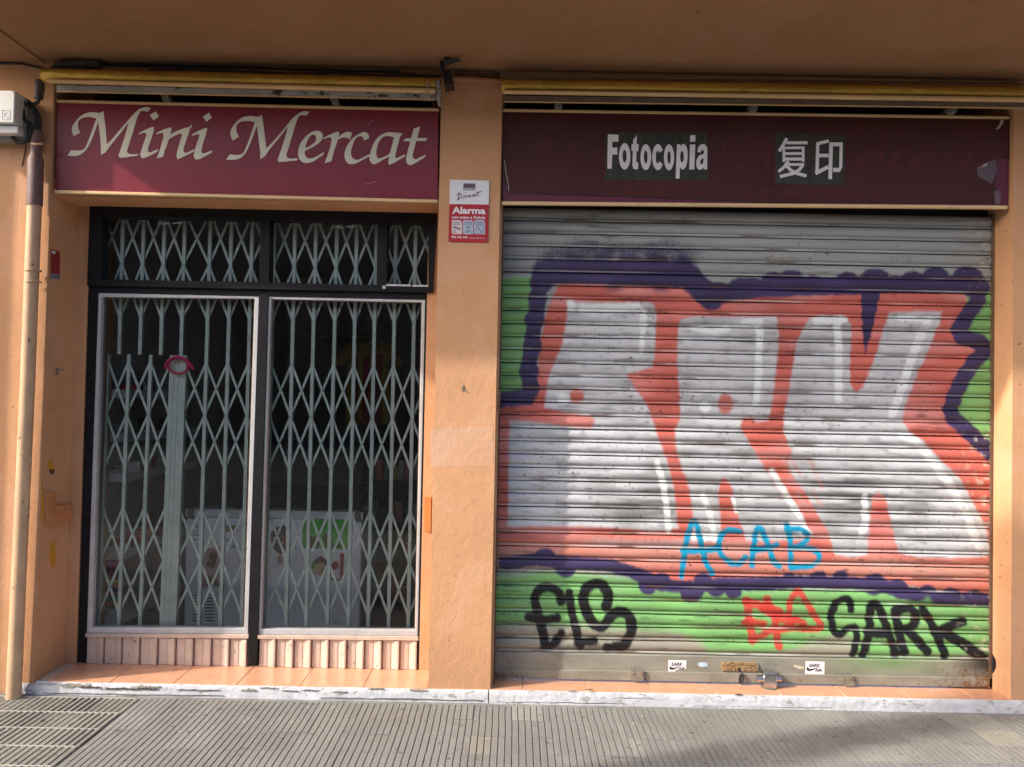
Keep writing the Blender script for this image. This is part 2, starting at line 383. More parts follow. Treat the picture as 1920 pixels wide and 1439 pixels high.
on_r = Vector((xrl, Y_SH, 1)); rn = Vector((-Y_SH, -(xrr - xrl), 0)).normalized()
link('spray_mark', MB().slab([PPL(x, y, on_r + rn * .001, rn) for x, y in [(1856, 1222), (1862, 1228), (1867, 1238), (1868, 1250), (1864, 1260), (1857, 1268)]], rn * -.001), m_ink, bld)

# ================================================================== GROUND
ROWS = []
def ribbed(x0, x1, y0, y1, pitch, gap, depth, seed):
    rr = random.Random(seed); mb = MB(); T = .2
    yy = -.045
    while yy > y0:
        ya, yb = yy - T, yy; xx = x0 + rr.uniform(-.004, .004)
        while xx < x1:
            dz = rr.uniform(-.0013, .0013); tx = rr.uniform(-.0004, .0004)
            for k in range(6):
                a = xx + k * pitch + gap / 2; b = xx + (k + 1) * pitch - gap / 2
                za = dz + tx * k
                c = .0016
                vs = [(a, ya + .0015, -depth), (a, ya + .0015, za - c), (a + c, ya + .003, za), (b - c, ya + .003, za), (b, ya + .0015, za - c), (b, ya + .0015, -depth)]
                vs += [(x, (yb - .0015 if i in (0, 1, 4, 5) else yb - .003), z) for i, (x, y, z) in enumerate(vs)]
                mb.add(vs, [(i, i + 1, i + 7, i + 6) for i in range(5)] + [(0, 5, 4, 3, 2, 1), (6, 7, 8, 9, 10, 11)])
            xx += T
        yy -= T
    return mb
def tile_mat(name, base, dark, seed):
    m, nt, bs = new_mat(name)
    g = nt.nodes.new('ShaderNodeNewGeometry'); sn = nt.nodes.new('ShaderNodeVectorMath'); sn.operation = 'SNAP'; sn.inputs[1].default_value = (.2, .2, 10)
    off = nt.nodes.new('ShaderNodeVectorMath'); off.operation = 'ADD'; off.inputs[1].default_value = (0, .045, 0)
    nt.links.new(g.outputs['Position'], off.inputs[0]); nt.links.new(off.outputs[0], sn.inputs[0])
    wn = nt.nodes.new('ShaderNodeTexWhiteNoise'); nt.links.new(sn.outputs[0], wn.inputs[0])
    c = ramp(nt, wn.outputs[0], [(0, mul(base, .84)), (.8, base), (.97, mul(base, 1.14)), (1, (base[0] * 1.3, base[1] * 1.22, base[2] * 1.05))])
    c = mix(nt, ramp(nt, noise(nt, 2.2, 5, .65), [(.32, (.55, .55, .55)), (.62, (0, 0, 0))]), c, dark)
    c = mix(nt, ramp(nt, noise(nt, 260, 3, .6), [(.3, (.35, .35, .35)), (.6, (0, 0, 0))]), c, mul(dark, .8))
    c = mix(nt, ramp(nt, noise(nt, 30, 3, .5), [(.70, (0, 0, 0)), (.715, (1, 1, 1))]), c, (.42, .40, .37))
    c = mix(nt, ramp(nt, noise(nt, 21, 3, .5), [(.66, (0, 0, 0)), (.69, (.75, .75, .75))]), c, (.07, .068, .062))
    nt.links.new(c, bs.inputs['Base Color']); bs.inputs['Roughness'].default_value = .8; bs.inputs['Specular IOR Level'].default_value = .25
    bump(nt, bs, noise(nt, 320, 4, .6), .5, .003)
    return m
GX = -1.965
m_pave = tile_mat('hydraulic_tile', (.245, .238, .225), (.155, .15, .14), 3)
m_pave2 = tile_mat('ribbed_tile', (.265, .255, .225), (.12, .115, .10), 5)
m_base = M('groove_dirt', (.12, .113, .10), .9, .2, 30)
pv = struct(link('pavement', ribbed(GX, 4.4, -1.75, 0, .2 / 6, .0038, .0042, 1), m_pave))
rp = struct(link('ribbed_pavement', ribbed(GX - .2 * 9 - .006, GX - .012, -1.75, 0, .2 / 6, .021, .0036, 2).box(-3.85, GX - .012, -1.78, -.046, -.0059, -.0034), m_pave2))
cm = MB()
for k in range(8): cm.box(GX - 1.9, GX - .03, -.05 - .2 * k, -.042 - .2 * k, -.006, .0008)
link('joint', cm, M('cement_joint', (.38, .37, .33), .9, .2, 20), rp)
link('edge_fillet', MB().box(-3.9, 4.4, -.043, -.004, -.02, -.001), M('cement_fillet', (.20, .20, .19), .85, .25, 9, .4, 80), pv)
m_asph = M('asphalt', (.055, .055, .056), .85, .2, 20, .4, 200)
m_walk = M('far_paving', (.23, .22, .20), .85, .2, 3)
struct(link('ground', MB().add([(-150, -170, -.16), (150, -170, -.16), (150, 60, -.16), (-150, 60, -.16)], [(0, 1, 2, 3)]), m_asph))
struct(link('groove_dirt', MB().box(-3.85, 4.45, -1.78, -.05, -.0118, -.0062), m_base))
struct(link('sidewalk', MB().box(-60, 60, -5.0, .6, -.155, -.012), m_walk))

# ================================================================== ROLLER SHUTTER with its graffiti (paint is a vertex colour of the slats)
class Lattice:                                  # smooth value noise in plane coordinates
    def __init__(s, seed): s.r = np.random.default_rng(seed).random((256, 256))
    def __call__(s, x, y):
        xi = np.floor(x).astype(int); yi = np.floor(y).astype(int); fx = x - xi; fy = y - yi
        fx = fx * fx * (3 - 2 * fx); fy = fy * fy * (3 - 2 * fy); g = lambda a, b: s.r[a % 256, b % 256]
        return (g(xi, yi) * (1 - fx) + g(xi + 1, yi) * fx) * (1 - fy) + (g(xi, yi + 1) * (1 - fx) + g(xi + 1, yi + 1) * fx) * fy
L1, L2, L3, L4 = Lattice(1), Lattice(2), Lattice(3), Lattice(4)
def XZ(pts): return np.array([(lambda p: (p.x, p.z))(P(x, y, Y_SH)) for x, y in pts])
PXM = 4.56 / F_PX                                # metres per photo pixel on the shutter
def seg_dist(x, z, pts):
    d = np.full(x.shape, 9.0)
    for a, b in zip(pts[:-1], pts[1:]):
        ab = b - a; t = np.clip(((x - a[0]) * ab[0] + (z - a[1]) * ab[1]) / (ab @ ab + 1e-12), 0, 1)
        d = np.minimum(d, np.hypot(x - a[0] - t * ab[0], z - a[1] - t * ab[1]))
    return d
def poly_sd(x, z, pts):
    q = np.vstack([pts, pts[:1]]); d = seg_dist(x, z, q); ins = np.zeros(x.shape, bool)
    for a, b in zip(q[:-1], q[1:]):
        c = ((a[1] > z) != (b[1] > z)) & (x < (b[0] - a[0]) * (z - a[1]) / (b[1] - a[1] + 1e-12) + a[0]); ins ^= c
    return np.where(ins, -d, d)

GREY = (.33, .345, .335); GREEN = (.175, .40, .125); SALM = (.53, .130, .10); SILV = (.53, .54, .565); PURP = (.045, .033, .095)
WHT = (.72, .75, .75); BLK = (.009, .009, .010); CYAN = (.006, .25, .42); REDT = (.50, .045, .035); BEIGE = (.33, .31, .25)
L_ONE = [(1065, 567), (1222, 567), (1230, 580), (1228, 660), (1224, 688), (1195, 697), (1175, 702), (1190, 727), (1212, 757), (1222, 785), (1238, 830), (1252, 868), (1262, 905), (1268, 950), (1272, 992), (1230, 998), (1150, 990), (1040, 987), (952, 988), (953, 900), (955, 788), (1000, 789), (1050, 798), (1105, 802), (1112, 793), (1100, 782), (1060, 775), (1021, 765), (1024, 738), (1030, 705), (1042, 675), (1055, 640), (1062, 600)]
L_TWO = [(1276, 600), (1300, 594), (1455, 594), (1460, 620), (1457, 700), (1448, 760), (1441, 789), (1403, 797), (1416, 834), (1435, 861), (1454, 896), (1489, 942), (1516, 986), (1524, 1012), (1400, 1016), (1390, 985), (1382, 960), (1374, 920), (1366, 903), (1357, 895), (1348, 915), (1350, 960), (1354, 1014), (1300, 1012), (1298, 955), (1292, 917), (1280, 880), (1269, 845), (1266, 805), (1275, 785), (1274, 730), (1270, 680), (1272, 620)]
L_THR = [(1516, 600), (1535, 592), (1585, 592), (1596, 610), (1595, 648), (1594, 697), (1595, 724), (1606, 738), (1619, 724), (1630, 697), (1641, 670), (1649, 643), (1657, 615), (1668, 586), (1766, 584), (1763, 605), (1750, 632), (1736, 670), (1720, 702), (1706, 737), (1695, 767), (1694, 790), (1706, 810), (1733, 829), (1755, 853), (1779, 878), (1801, 899), (1815, 924), (1825, 943), (1836, 964), (1847, 986), (1853, 1013), (1856, 1044), (1800, 1046), (1750, 1046), (1692, 1040), (1682, 1029), (1674, 991), (1665, 956), (1661, 932), (1646, 924), (1638, 929), (1633, 956), (1630, 997), (1625, 1040), (1600, 1046), (1565, 1040), (1562, 1032), (1552, 997), (1533, 964), (1508, 923), (1489, 896), (1478, 869), (1484, 846), (1470, 812), (1472, 767), (1481, 724), (1487, 686), (1495, 642), (1508, 615)]
SAL_R = [(1030, 570), (1050, 530), (1080, 520), (1200, 525), (1300, 540), (1340, 562), (1420, 550), (1600, 542), (1660, 542), (1760, 540), (1812, 550), (1815, 580), (1795, 632), (1850, 646), (1810, 700), (1785, 745), (1780, 775), (1800, 800), (1832, 830), (1862, 862), (1870, 1120), (1780, 1112), (1700, 1098), (1580, 1082), (1500, 1078), (1350, 1090), (1250, 1092), (1190, 1068), (1130, 1052), (1040, 1050), (925, 1046), (925, 758), (1000, 752), (1008, 700), (1012, 640)]
def paint_layers():
    Q = []
    A = lambda kind, pts, col, wd=0, soft=2.2, al=1.0, jit=1.0: Q.append((kind, pts, col, wd, soft, al, jit))
    # greens
    A('p', [(930, 522), (1002, 518), (1002, 600), (1000, 700), (990, 735), (925, 745)], GREEN, soft=5)
    A('p', [(1790, 560), (1830, 548), (1872, 540), (1872, 862), (1850, 850), (1770, 790), (1770, 700)], GREEN, soft=6)
    A('p', [(920, 1082), (1040, 1070), (1200, 1085), (1400, 1105), (1600, 1100), (1870, 1130), (1870, 1226), (1790, 1232), (1640, 1236), (1600, 1232), (1590, 1216), (1500, 1218), (1430, 1224), (1330, 1222), (1310, 1200), (1270, 1186), (1190, 1182), (1100, 1176), (1000, 1168), (920, 1172)], GREEN, soft=10)
    A('p', [(1480, 1222), (1520, 1202), (1570, 1190), (1596, 1192), (1604, 1224), (1560, 1232)], BEIGE, soft=9, al=.85)
    A('s', [(1600, 1255), (1700, 1255)], GREEN, 16, 14, .45)
    A('p', SAL_R, SALM, soft=3)
    A('s', [(930, 1036), (1300, 1046), (1560, 1062), (1870, 1080)], (.52, .235, .175), 44, 22, .75)
    A('s', [(940, 1042), (1040, 1040)], BEIGE, 14, 9, .5)
    A('s', [(1100, 1016), (1420, 1032)], (.50, .33, .29), 16, 12, .5); A('s', [(1640, 1060), (1860, 1072)], (.50, .30, .24), 20, 14, .5)
    A('s', [(1120, 1018), (1300, 1022)], SILV, 10, 12, .35)
    for L in (L_ONE, L_TWO, L_THR): A('p', smooth_loop(L, 1), SILV, soft=3.2)
    # over-spray back of salmon on the silver
    A('s', [(938, 790), (936, 985)], SALM, 22, 8, .8); A('s', [(945, 772), (1010, 780), (1065, 786), (1103, 791)], SALM, 22, 5)
    A('s', [(1404, 797), (1432, 845), (1462, 895), (1500, 950), (1530, 1005), (1548, 1040)], SALM, 30, 4)
    A('s', [(1452, 794), (1463, 700), (1475, 600)], SALM, 16, 4, .9); A('s', [(1425, 798), (1455, 797), (1466, 740)], SALM, 15, 4)
    A('s', [(1478, 855), (1500, 890)], SALM, 5, 5, .55); A('s', [(1518, 862), (1535, 900), (1542, 915)], SALM, 5, 5, .5); A('s', [(1525, 920), (1540, 950)], SALM, 6, 6, .45)
    A('s', [(1470, 860), (1490, 905), (1508, 950)], GREY, 7, 8, .5)
    A('e', [(1081, 743), (14, 14)], SALM, soft=4); A('e', [(1360, 757), (14, 19)], SALM, soft=4)
    A('e', [(1057, 748), (12, 9)], WHT, soft=3); A('e', [(1322, 764), (10, 10)], WHT, soft=3)
    # white highlights
    A('s', [(1070, 570), (1072, 575)], WHT, 14, 4); A('s', [(1090, 579), (1195, 577), (1207, 586), (1206, 612)], WHT, 14, 2.5); A('s', [(1205, 622), (1203, 660)], WHT, 9, 2.5)
    A('s', [(1232, 868), (1243, 905), (1250, 950), (1254, 995)], WHT, 11, 3)
    A('s', [(1300, 616), (1340, 622), (1365, 616)], WHT, 12, 3); A('s', [(1395, 606), (1423, 603), (1424, 640), (1423, 700), (1418, 752)], WHT, 13, 2.5)
    A('s', [(1530, 602), (1582, 600)], WHT, 15, 3); A('s', [(1570, 610), (1573, 660), (1572, 752)], WHT, 14, 2.5)
    A('s', [(1690, 596), (1742, 598)], WHT, 14, 3); A('s', [(1738, 604), (1722, 640), (1706, 680), (1694, 720), (1680, 760), (1672, 778)], WHT, 16, 2.5)
    A('s', [(1692, 816), (1716, 828), (1742, 856), (1766, 888), (1785, 915), (1800, 940), (1815, 970), (1824, 1000), (1836, 1026)], WHT, 15, 4)
    A('s', [(1447, 884), (1462, 910), (1480, 938), (1500, 968), (1510, 1000)], WHT, 12, 3); A('s', [(1375, 935), (1380, 960)], WHT, 6, 3)
    A('s', [(1318, 930), (1330, 960), (1338, 995), (1340, 1012)], WHT, 10, 3); A('s', [(1622, 932), (1622, 985), (1616, 1000)], WHT, 13, 3)
    A('s', [(1300, 1008), (1345, 1010)], WHT, 10, 5); A('s', [(1490, 985), (1512, 1002)], WHT, 20, 4)
    # purple outline with its scallops
    A('s', [(1032, 512), (1010, 545), (1006, 585), (1001, 610), (997, 650), (990, 690), (994, 725), (990, 745), (930, 750)], PURP, 30, 2.6)
    for c in [(1008, 560, 18), (1002, 600, 19), (998, 650, 18), (992, 695, 19), (996, 728, 16), (1015, 530, 22)]: A('e', [c[:2], (c[2], c[2])], PURP, soft=2.2)
    A('s', [(1020, 512), (1070, 509), (1150, 511), (1220, 514), (1290, 518), (1312, 540), (1334, 560)], PURP, 46, 3)
    for c in [(1030, 500, 24), (1080, 500, 28), (1130, 498, 28), (1180, 498, 26), (1230, 496, 28), (1280, 500, 26), (1150, 527, 18), (1240, 530, 18)]: A('e', [c[:2], (c[2], c[2] * .9)], PURP, soft=10, al=.96)
    for c in [(1050, 472, 16), (1095, 470, 20), (1140, 470, 18), (1190, 472, 18), (1240, 468, 20), (1282, 474, 16)]: A('e', [c[:2], (c[2] * 1.5, c[2] * .5)], PURP, soft=12, al=.8)
    for c in [(1100, 456, 22), (1255, 454, 16)]: A('e', [c[:2], (c[2], 4)], PURP, soft=8, al=.55)
    A('s', [(1325, 558), (1370, 548), (1420, 542), (1500, 538), (1600, 536), (1700, 533), (1790, 533), (1832, 535)], PURP, 34, 2.6)
    for c in [(1345, 545, 20), (1388, 535, 18), (1410, 535, 18), (1450, 528, 22), (1485, 524, 22), (1525, 530, 18), (1590, 528, 22), (1640, 522, 24), (1712, 524, 20), (1755, 518, 22), (1815, 520, 26), (1830, 540, 24)]: A('e', [c[:2], (c[2] * 1.15, c[2] * .8)], PURP, soft=2.2)
    A('p', [(1614, 545), (1652, 545), (1640, 600), (1632, 632), (1622, 668), (1619, 640), (1616, 600)], PURP, soft=2.2)
    A('s', [(1836, 540), (1835, 562), (1816, 590), (1798, 618), (1803, 632), (1836, 641), (1850, 655), (1826, 680), (1806, 710), (1792, 738), (1782, 768), (1788, 785), (1812, 806), (1845, 838), (1872, 862)], PURP, 30, 2.6)
    A('s', [(948, 1056), (1000, 1050), (1040, 1053), (1100, 1058), (1150, 1062), (1200, 1078), (1235, 1096), (1290, 1102), (1345, 1096), (1420, 1096), (1500, 1092), (1590, 1094), (1660, 1100), (1690, 1112), (1760, 1122), (1870, 1126)], PURP, 25, 3)
    for c in [(1022, 1045, 20), (1060, 1066, 20), (1215, 1100, 18), (1240, 1092, 20), (1296, 1112, 22), (1318, 1090, 18), (1342, 1104, 18), (1375, 1108, 16), (1576, 1082, 15), (1640, 1096, 24), (1684, 1102, 18), (1739, 1112, 18), (1785, 1118, 18), (1830, 1122, 18), (1480, 1088, 16), (1535, 1084, 16)]: A('e', [c[:2], (c[2], c[2] * .85)], PURP, soft=2.2)
    A('p', [(1716, 1136), (1740, 1120), (1752, 1134), (1740, 1142)], GREEN, soft=4, al=.8)
    # cyan letters
    for s_ in ([(1278, 1082), (1283, 1040), (1290, 1003), (1299, 979), (1306, 984), (1314, 1018), (1322, 1052), (1336, 1076)], [(1281, 1034), (1318, 1033), (1340, 1030)], [(1388, 997), (1366, 995), (1351, 1008), (1347, 1024), (1353, 1042), (1370, 1055), (1386, 1057), (1397, 1045)],
               [(1410, 1060), (1412, 1030), (1417, 1002), (1423, 990), (1431, 1000), (1444, 1032), (1450, 1052), (1460, 1062)], [(1411, 1032), (1440, 1029), (1456, 1022)], [(1475, 984), (1481, 1010), (1483, 1062)], [(1474, 993), (1500, 993), (1515, 1006), (1506, 1020), (1488, 1026)], [(1484, 1027), (1522, 1030), (1536, 1044), (1524, 1060), (1484, 1064)]):
        A('s', smooth_line(s_), CYAN, 11, 2.2)
    # black tags
    for s_, wd in (([(1052, 1128), (1048, 1112), (1030, 1102), (1011, 1106), (1003, 1121), (1006, 1141), (1011, 1158), (1016, 1179), (1021, 1204), (1023, 1226)], 15), ([(991, 1157), (1012, 1162), (1044, 1159)], 14), ([(1020, 1214), (1034, 1210), (1046, 1198), (1053, 1187)], 13),
                   ([(1067, 1112), (1071, 1141), (1080, 1179), (1085, 1200), (1088, 1212)], 14), ([(1084, 1207), (1098, 1203), (1114, 1202)], 13), ([(1137, 1138), (1141, 1116), (1127, 1096), (1106, 1098), (1094, 1118), (1099, 1145), (1112, 1168), (1127, 1176), (1142, 1161), (1158, 1147), (1177, 1154), (1185, 1175), (1178, 1199), (1165, 1213), (1140, 1215)], 17),
                   ([(1595, 1144), (1595, 1130), (1584, 1123), (1569, 1130), (1559, 1149), (1560, 1171), (1565, 1185), (1576, 1190), (1590, 1179), (1604, 1179), (1606, 1201), (1599, 1226)], 12), ([(1618, 1228), (1629, 1184), (1632, 1142), (1640, 1134), (1649, 1141), (1660, 1168), (1671, 1201), (1679, 1228)], 14), ([(1626, 1186), (1668, 1188)], 15),
                   ([(1679, 1146), (1684, 1179), (1695, 1224)], 15), ([(1679, 1146), (1704, 1141), (1717, 1154), (1712, 1171), (1688, 1184)], 15), ([(1698, 1180), (1720, 1201), (1739, 1223)], 15), ([(1731, 1144), (1750, 1176), (1763, 1206), (1771, 1229)], 14), ([(1805, 1166), (1779, 1174), (1755, 1186)], 15), ([(1772, 1188), (1806, 1207), (1836, 1230), (1856, 1244)], 18)):
        A('s', smooth_line(s_), BLK, wd * 1.18, 2.4)
    A('e', [(1852, 1246), (20, 22)], BLK, soft=9, al=.85); A('s', [(1012, 1218), (1095, 1214), (1160, 1215)], BLK, 9, 5, .5)
    # red tag
    for s_, wd in (([(1400, 1126), (1404, 1150), (1407, 1172), (1410, 1200)], 14), ([(1400, 1128), (1424, 1136), (1450, 1152), (1472, 1162), (1488, 1164)], 15), ([(1398, 1168), (1412, 1166), (1432, 1172)], 13), ([(1438, 1124), (1450, 1150), (1454, 1176), (1460, 1212)], 13),
                   ([(1412, 1200), (1430, 1192), (1448, 1182), (1500, 1179), (1540, 1179), (1524, 1150), (1504, 1116), (1494, 1112), (1482, 1128), (1480, 1158)], 11), ([(1470, 1180), (1494, 1164), (1508, 1172)], 11), ([(1436, 1140), (1458, 1150)], 20)):
        A('s', smooth_line(s_), REDT, wd * 1.12, 2.2, .92)
    return Q
def smooth_line(pts, k=2):
    pts = [tuple(p) for p in pts]
    for _ in range(k):
        out = [pts[0]]
        for i in range(len(pts) - 1):
            p0 = pts[max(i - 1, 0)]; p1 = pts[i]; p2 = pts[i + 1]; p3 = pts[min(i + 2, len(pts) - 1)]
            out.append(tuple((9 * (p1[j] + p2[j]) - p0[j] - p3[j]) / 16 for j in (0, 1))); out.append(p2)
        pts = out
    return pts
def paint(x, z):
    """colour of the shutter's paint at plane coordinates"""
    n = x.size; c = np.empty((n, 3))
    big = L1(x * 2.2, z * 2.2 + 9); st = L2(x * 5 + 40, z * 60); fine = L3(x * 60, z * 60); str2 = L4(x * 1.6 + 7, z * 38)
    low = np.clip((.62 - z) / .25, 0, 1)[:, None]
    c[:] = np.array(GREY) * (1 - low) + np.array(BEIGE) * low
    c *= (.80 + .28 * big + .16 * (st - .5))[:, None]
    # bare colour darkens towards the left edge
    e = np.clip(1 - (x - x.min()) / .16, 0, 1) ** 2 * .35; c *= (1 - e)[:, None]
    for kind, pts, col, wd, soft, al, jit in paint_layers():
        if kind == 'e':
            ctr = XZ([pts[0]])[0]; rx, rz = pts[1][0] * PXM, pts[1][1] * PXM; mrg = (max(pts[1]) + soft * 3) * PXM
            idx = np.nonzero((abs(x - ctr[0]) < mrg) & (abs(z - ctr[1]) < mrg))[0]
            d = (np.hypot((x[idx] - ctr[0]) / rx, (z[idx] - ctr[1]) / rz) - 1) * min(rx, rz)
        else:
            q = XZ(pts); mrg = (wd / 2 + soft * 3) * PXM
            idx = np.nonzero((x > q[:, 0].min() - mrg) & (x < q[:, 0].max() + mrg) & (z > q[:, 1].min() - mrg) & (z < q[:, 1].max() + mrg))[0]
            d = poly_sd(x[idx], z[idx], q) if kind == 'p' else seg_dist(x[idx], z[idx], q) - wd / 2 * PXM
        xi, zi = x[idx], z[idx]
        d = d + PXM * jit * ((L1(xi * 38, zi * 38) - .5) * 2.4 + (L3(xi * 150, zi * 150) - .5) * soft * .7)
        s = soft * PXM; t = np.clip(.5 - d / (2 * s), 0, 1); a = t * t * (3 - 2 * t) * al
        tone = np.ones(len(idx))
        k = np.array(col)[None] * np.ones((len(idx), 1))
        if col is SILV:        # streaky dirt rubbed along the slats
            dirt = np.clip((L2(xi * 6 + 3, zi * 34) - .36) * 2.0, 0, 1) * np.clip((L1(xi * 2.6 + 5, zi * 3.4) - .1) * 1.3, 0, 1); ctr_ = np.exp(-((xi - 1.55) / .55) ** 2 - ((zi - 1.15) / .38) ** 2) + .8 * np.exp(-((xi - .75) / .4) ** 2 - ((zi - 1.1) / .2) ** 2); dirt = np.clip(dirt * (.75 + ctr_) + .55 * ctr_ * L4(xi * 9, zi * 25), 0, 1)
            wear = np.clip((L4(xi * 22, zi * 70) - .66) * 3, 0, 1)
            k = k * (1 - .62 * dirt)[:, None] * np.array([[1, .985, .96]]) ** dirt[:, None] * (1 - .35 * wear)[:, None]
        elif col is SALM: k = k * (.80 + .34 * L2(xi * 4, zi * 9 + 3))[:, None] + (np.array(SILV) * .22 * np.clip((L4(xi * 3 + 11, zi * 14) - .55) * 2.4, 0, 1)[:, None])
        elif col is GREEN: k = k * (.85 + .3 * L2(xi * 5, zi * 5 + 13))[:, None]; a = a * (.86 + .14 * L1(xi * 14, zi * 14))
        elif col is PURP: k = k * (.8 + .5 * L2(xi * 6, zi * 20))[:, None]; 
        c[idx] = c[idx] * (1 - a)[:, None] + k * a[:, None]
    # scratches, grime along the slat lips, rust
    g = np.clip((L3(x * 9, z * 120) - .70) * 4, 0, 1) * np.clip((L1(x * 3 + 3, z * 5) - .35) * 2, 0, 1); c *= (1 - .55 * g)[:, None]
    sp = np.clip((L4(x * 75, z * 110) - .86) * 12, 0, 1) * np.clip((L2(x * 4, z * 4 + 50) - .35) * 2.5, 0, 1); c = c * (1 - .8 * sp)[:, None] + np.array((.05, .035, .025)) * .8 * sp[:, None]
    edge = np.clip(1 - (x.max() - x) / .22, 0, 1); chip = np.clip((L3(x * 40 + 9, z * 55) - .70) * 8, 0, 1) * edge * np.clip((L1(x, z * 3) - .3) * 3, 0, 1)
    c = c * (1 - .8 * chip)[:, None] + np.array((.55, .50, .42)) * .8 * chip[:, None]
    return c
shutter = thing('roller_shutter', 'closed grey roller shutter covered in silver, red and purple graffiti', 'roller shutter', (.1 + (xrl + xpr) / 2, Y_SH, STEP))
zl0 = ZA(945, 412.6, Y_SH); PITCHZ = 24.45 * PXM / 1.0; zbar = zl0 - 33 * PITCHZ - .002
prof = [(.00, .011), (.018, .007), (.032, .000), (.10, -.004), (.19, -.008), (.30, -.0105), (.42, -.0115), (.54, -.0105), (.64, -.008), (.71, -.003), (.745, .001), (.775, .001), (.85, -.0030), (.935, -.0065), (.955, -.005), (.966, .003), (.980, .010)]
sx0, sx1 = xpr - .004, xrl + .004; NXS = 720
xs = np.linspace(sx0, sx1, NXS); rows_z = []; rows_y = []; groove = []
for k in range(-1, 33):
    zt = zl0 - k * PITCHZ; sag = rng.normal() * .0012
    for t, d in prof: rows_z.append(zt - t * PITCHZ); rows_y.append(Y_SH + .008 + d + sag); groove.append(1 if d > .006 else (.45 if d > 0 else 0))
rows_z = np.array(rows_z); rows_y = np.array(rows_y); groove = np.array(groove); NR = len(rows_z)
Xg, Zg = np.meshgrid(xs, rows_z); Yg = np.repeat(rows_y[:, None], NXS, 1)
wob = (L1(Xg * 2.3, np.repeat((np.arange(NR) // len(prof))[:, None], NXS, 1) * 7.3) - .5)
Zd = Zg + wob * .0032; Yg = Yg + (L2(Xg * 3.1 + 5, np.repeat((np.arange(NR) // len(prof))[:, None], NXS, 1) * 3.7) - .5) * .004
# slats hang very slightly out of level, as in any old shutter
colr = paint(Xg.ravel(), Zg.ravel())
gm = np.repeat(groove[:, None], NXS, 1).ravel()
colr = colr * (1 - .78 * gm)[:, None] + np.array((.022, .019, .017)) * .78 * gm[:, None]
# projecting lips: highlight painted into the colour along with wear, and brown rust
tl = np.tile(np.array([p[0] for p in prof]), NR // len(prof)); lip = np.repeat(((tl > .83) & (tl < .94)).astype(float)[:, None], NXS, 1).ravel()
wear_hi = np.clip((L3(Xg.ravel() * 4.5, Zg.ravel() * 17) - .50) * 3, 0, 1) * lip; rs = np.clip((L2(Xg.ravel() * 6 + 31, Zg.ravel() * 19) - .66) * 6, 0, 1) * lip
colr = colr * (1 - .36 * wear_hi)[:, None] + np.array((.62, .62, .59)) * .36 * wear_hi[:, None]; colr = colr * (1 - .75 * rs)[:, None] + np.array((.10, .045, .02)) * .75 * rs[:, None]
me = bpy.data.meshes.new('curtain'); bb = BASE[shutter.name]
me.vertices.add(NR * NXS); me.vertices.foreach_set('co', np.stack([Xg.ravel() - bb.x, Yg.ravel() - bb.y, Zd.ravel() - bb.z], 1).astype(np.float32).ravel())
ii, jj = np.meshgrid(np.arange(NR - 1), np.arange(NXS - 1), indexing='ij'); a_ = (ii * NXS + jj).ravel()
quads = np.stack([a_, a_ + NXS, a_ + NXS + 1, a_ + 1], 1).astype(np.int32); nf = len(quads)
me.loops.add(nf * 4); me.loops.foreach_set('vertex_index', quads.ravel()); me.polygons.add(nf); me.polygons.foreach_set('loop_start', np.arange(0, nf * 4, 4, dtype=np.int32))
me.polygons.foreach_set('use_smooth', np.ones(nf, bool)); me.update()
at = me.color_attributes.new('paint', 'FLOAT_COLOR', 'POINT'); at.data.foreach_set('color', np.concatenate([colr, np.ones((len(colr), 1))], 1).astype(np.float32).ravel())
m_slat, nt, bs = new_mat('painted_slats'); an = nt.nodes.new('ShaderNodeAttribute'); an.attribute_name = 'paint'
nt.links.new(mix(nt, ramp(nt, noise(nt, 420, 2, .5), [(.25, (.12, .12, .12)), (.5, (0, 0, 0))]), an.outputs['Color'], (.12, .11, .10)), bs.inputs['Base Color'])
bs.inputs['Roughness'].default_value = .42; bs.inputs['Specular IOR Level'].default_value = .35
bump(nt, bs, noise(nt, 90, 4, .6, stretch=(.3, 1, 1)), .12, .002)
me.materials.append(m_slat); cu = bpy.data.objects.new('curtain', me); COL.objects.link(cu); cu.parent = shutter; BASE[cu.name] = bb
# bottom bar of sheet steel, rusted at both ends
m_bar, nt, bs = new_mat('rusting_bar')
c = ramp(nt, noise(nt, 5, 5, .6, stretch=(1, 1, 3)), [(.3, (.19, .18, .145)), (.7, (.29, .28, .23))])
g = nt.nodes.new('ShaderNodeNewGeometry'); sp = nt.nodes.new('ShaderNodeSeparateXYZ'); nt.links.new(g.outputs['Position'], sp.inputs[0])
def mrange(s_, a, b, lo, hi):
    q = N(nt, 'ShaderNodeMapRange'); q.inputs[1].default_value = a; q.inputs[2].default_value = b; q.inputs[3].default_value = lo; q.inputs[4].default_value = hi; nt.links.new(s_, q.inputs[0]); return q.outputs[0]
def mth(op, a, b):
    q = nt.nodes.new('ShaderNodeMath'); q.operation = op
    for i, v in enumerate((a, b)):
        if hasattr(v, 'is_output'): nt.links.new(v, q.inputs[i])
        else: q.inputs[i].default_value = v
    return q.outputs[0]
er = mrange(sp.outputs['X'], sx1 - .45, sx1, 0, .22); el = mrange(sp.outputs['X'], sx0, sx0 + .3, .15, 0); eb = mrange(sp.outputs['Z'], STEP, STEP + .06, .12, 0)
rsum = mth('ADD', mth('ADD', er, el), mth('ADD', eb, noise(nt, 42, 6, .75)))
c = mix(nt, ramp(nt, rsum, [(.64, (0, 0, 0)), (.76, (1, 1, 1))]), c, (.16, .075, .03))
gr = mth('MULTIPLY', mrange(sp.outputs['X'], 1.75, 2.1, 0, 1), mrange(sp.outputs['X'], 2.2, 2.55, 1, 0)); gz = mrange(sp.outputs['Z'], zbar - .10, zbar - .02, 0, .6)
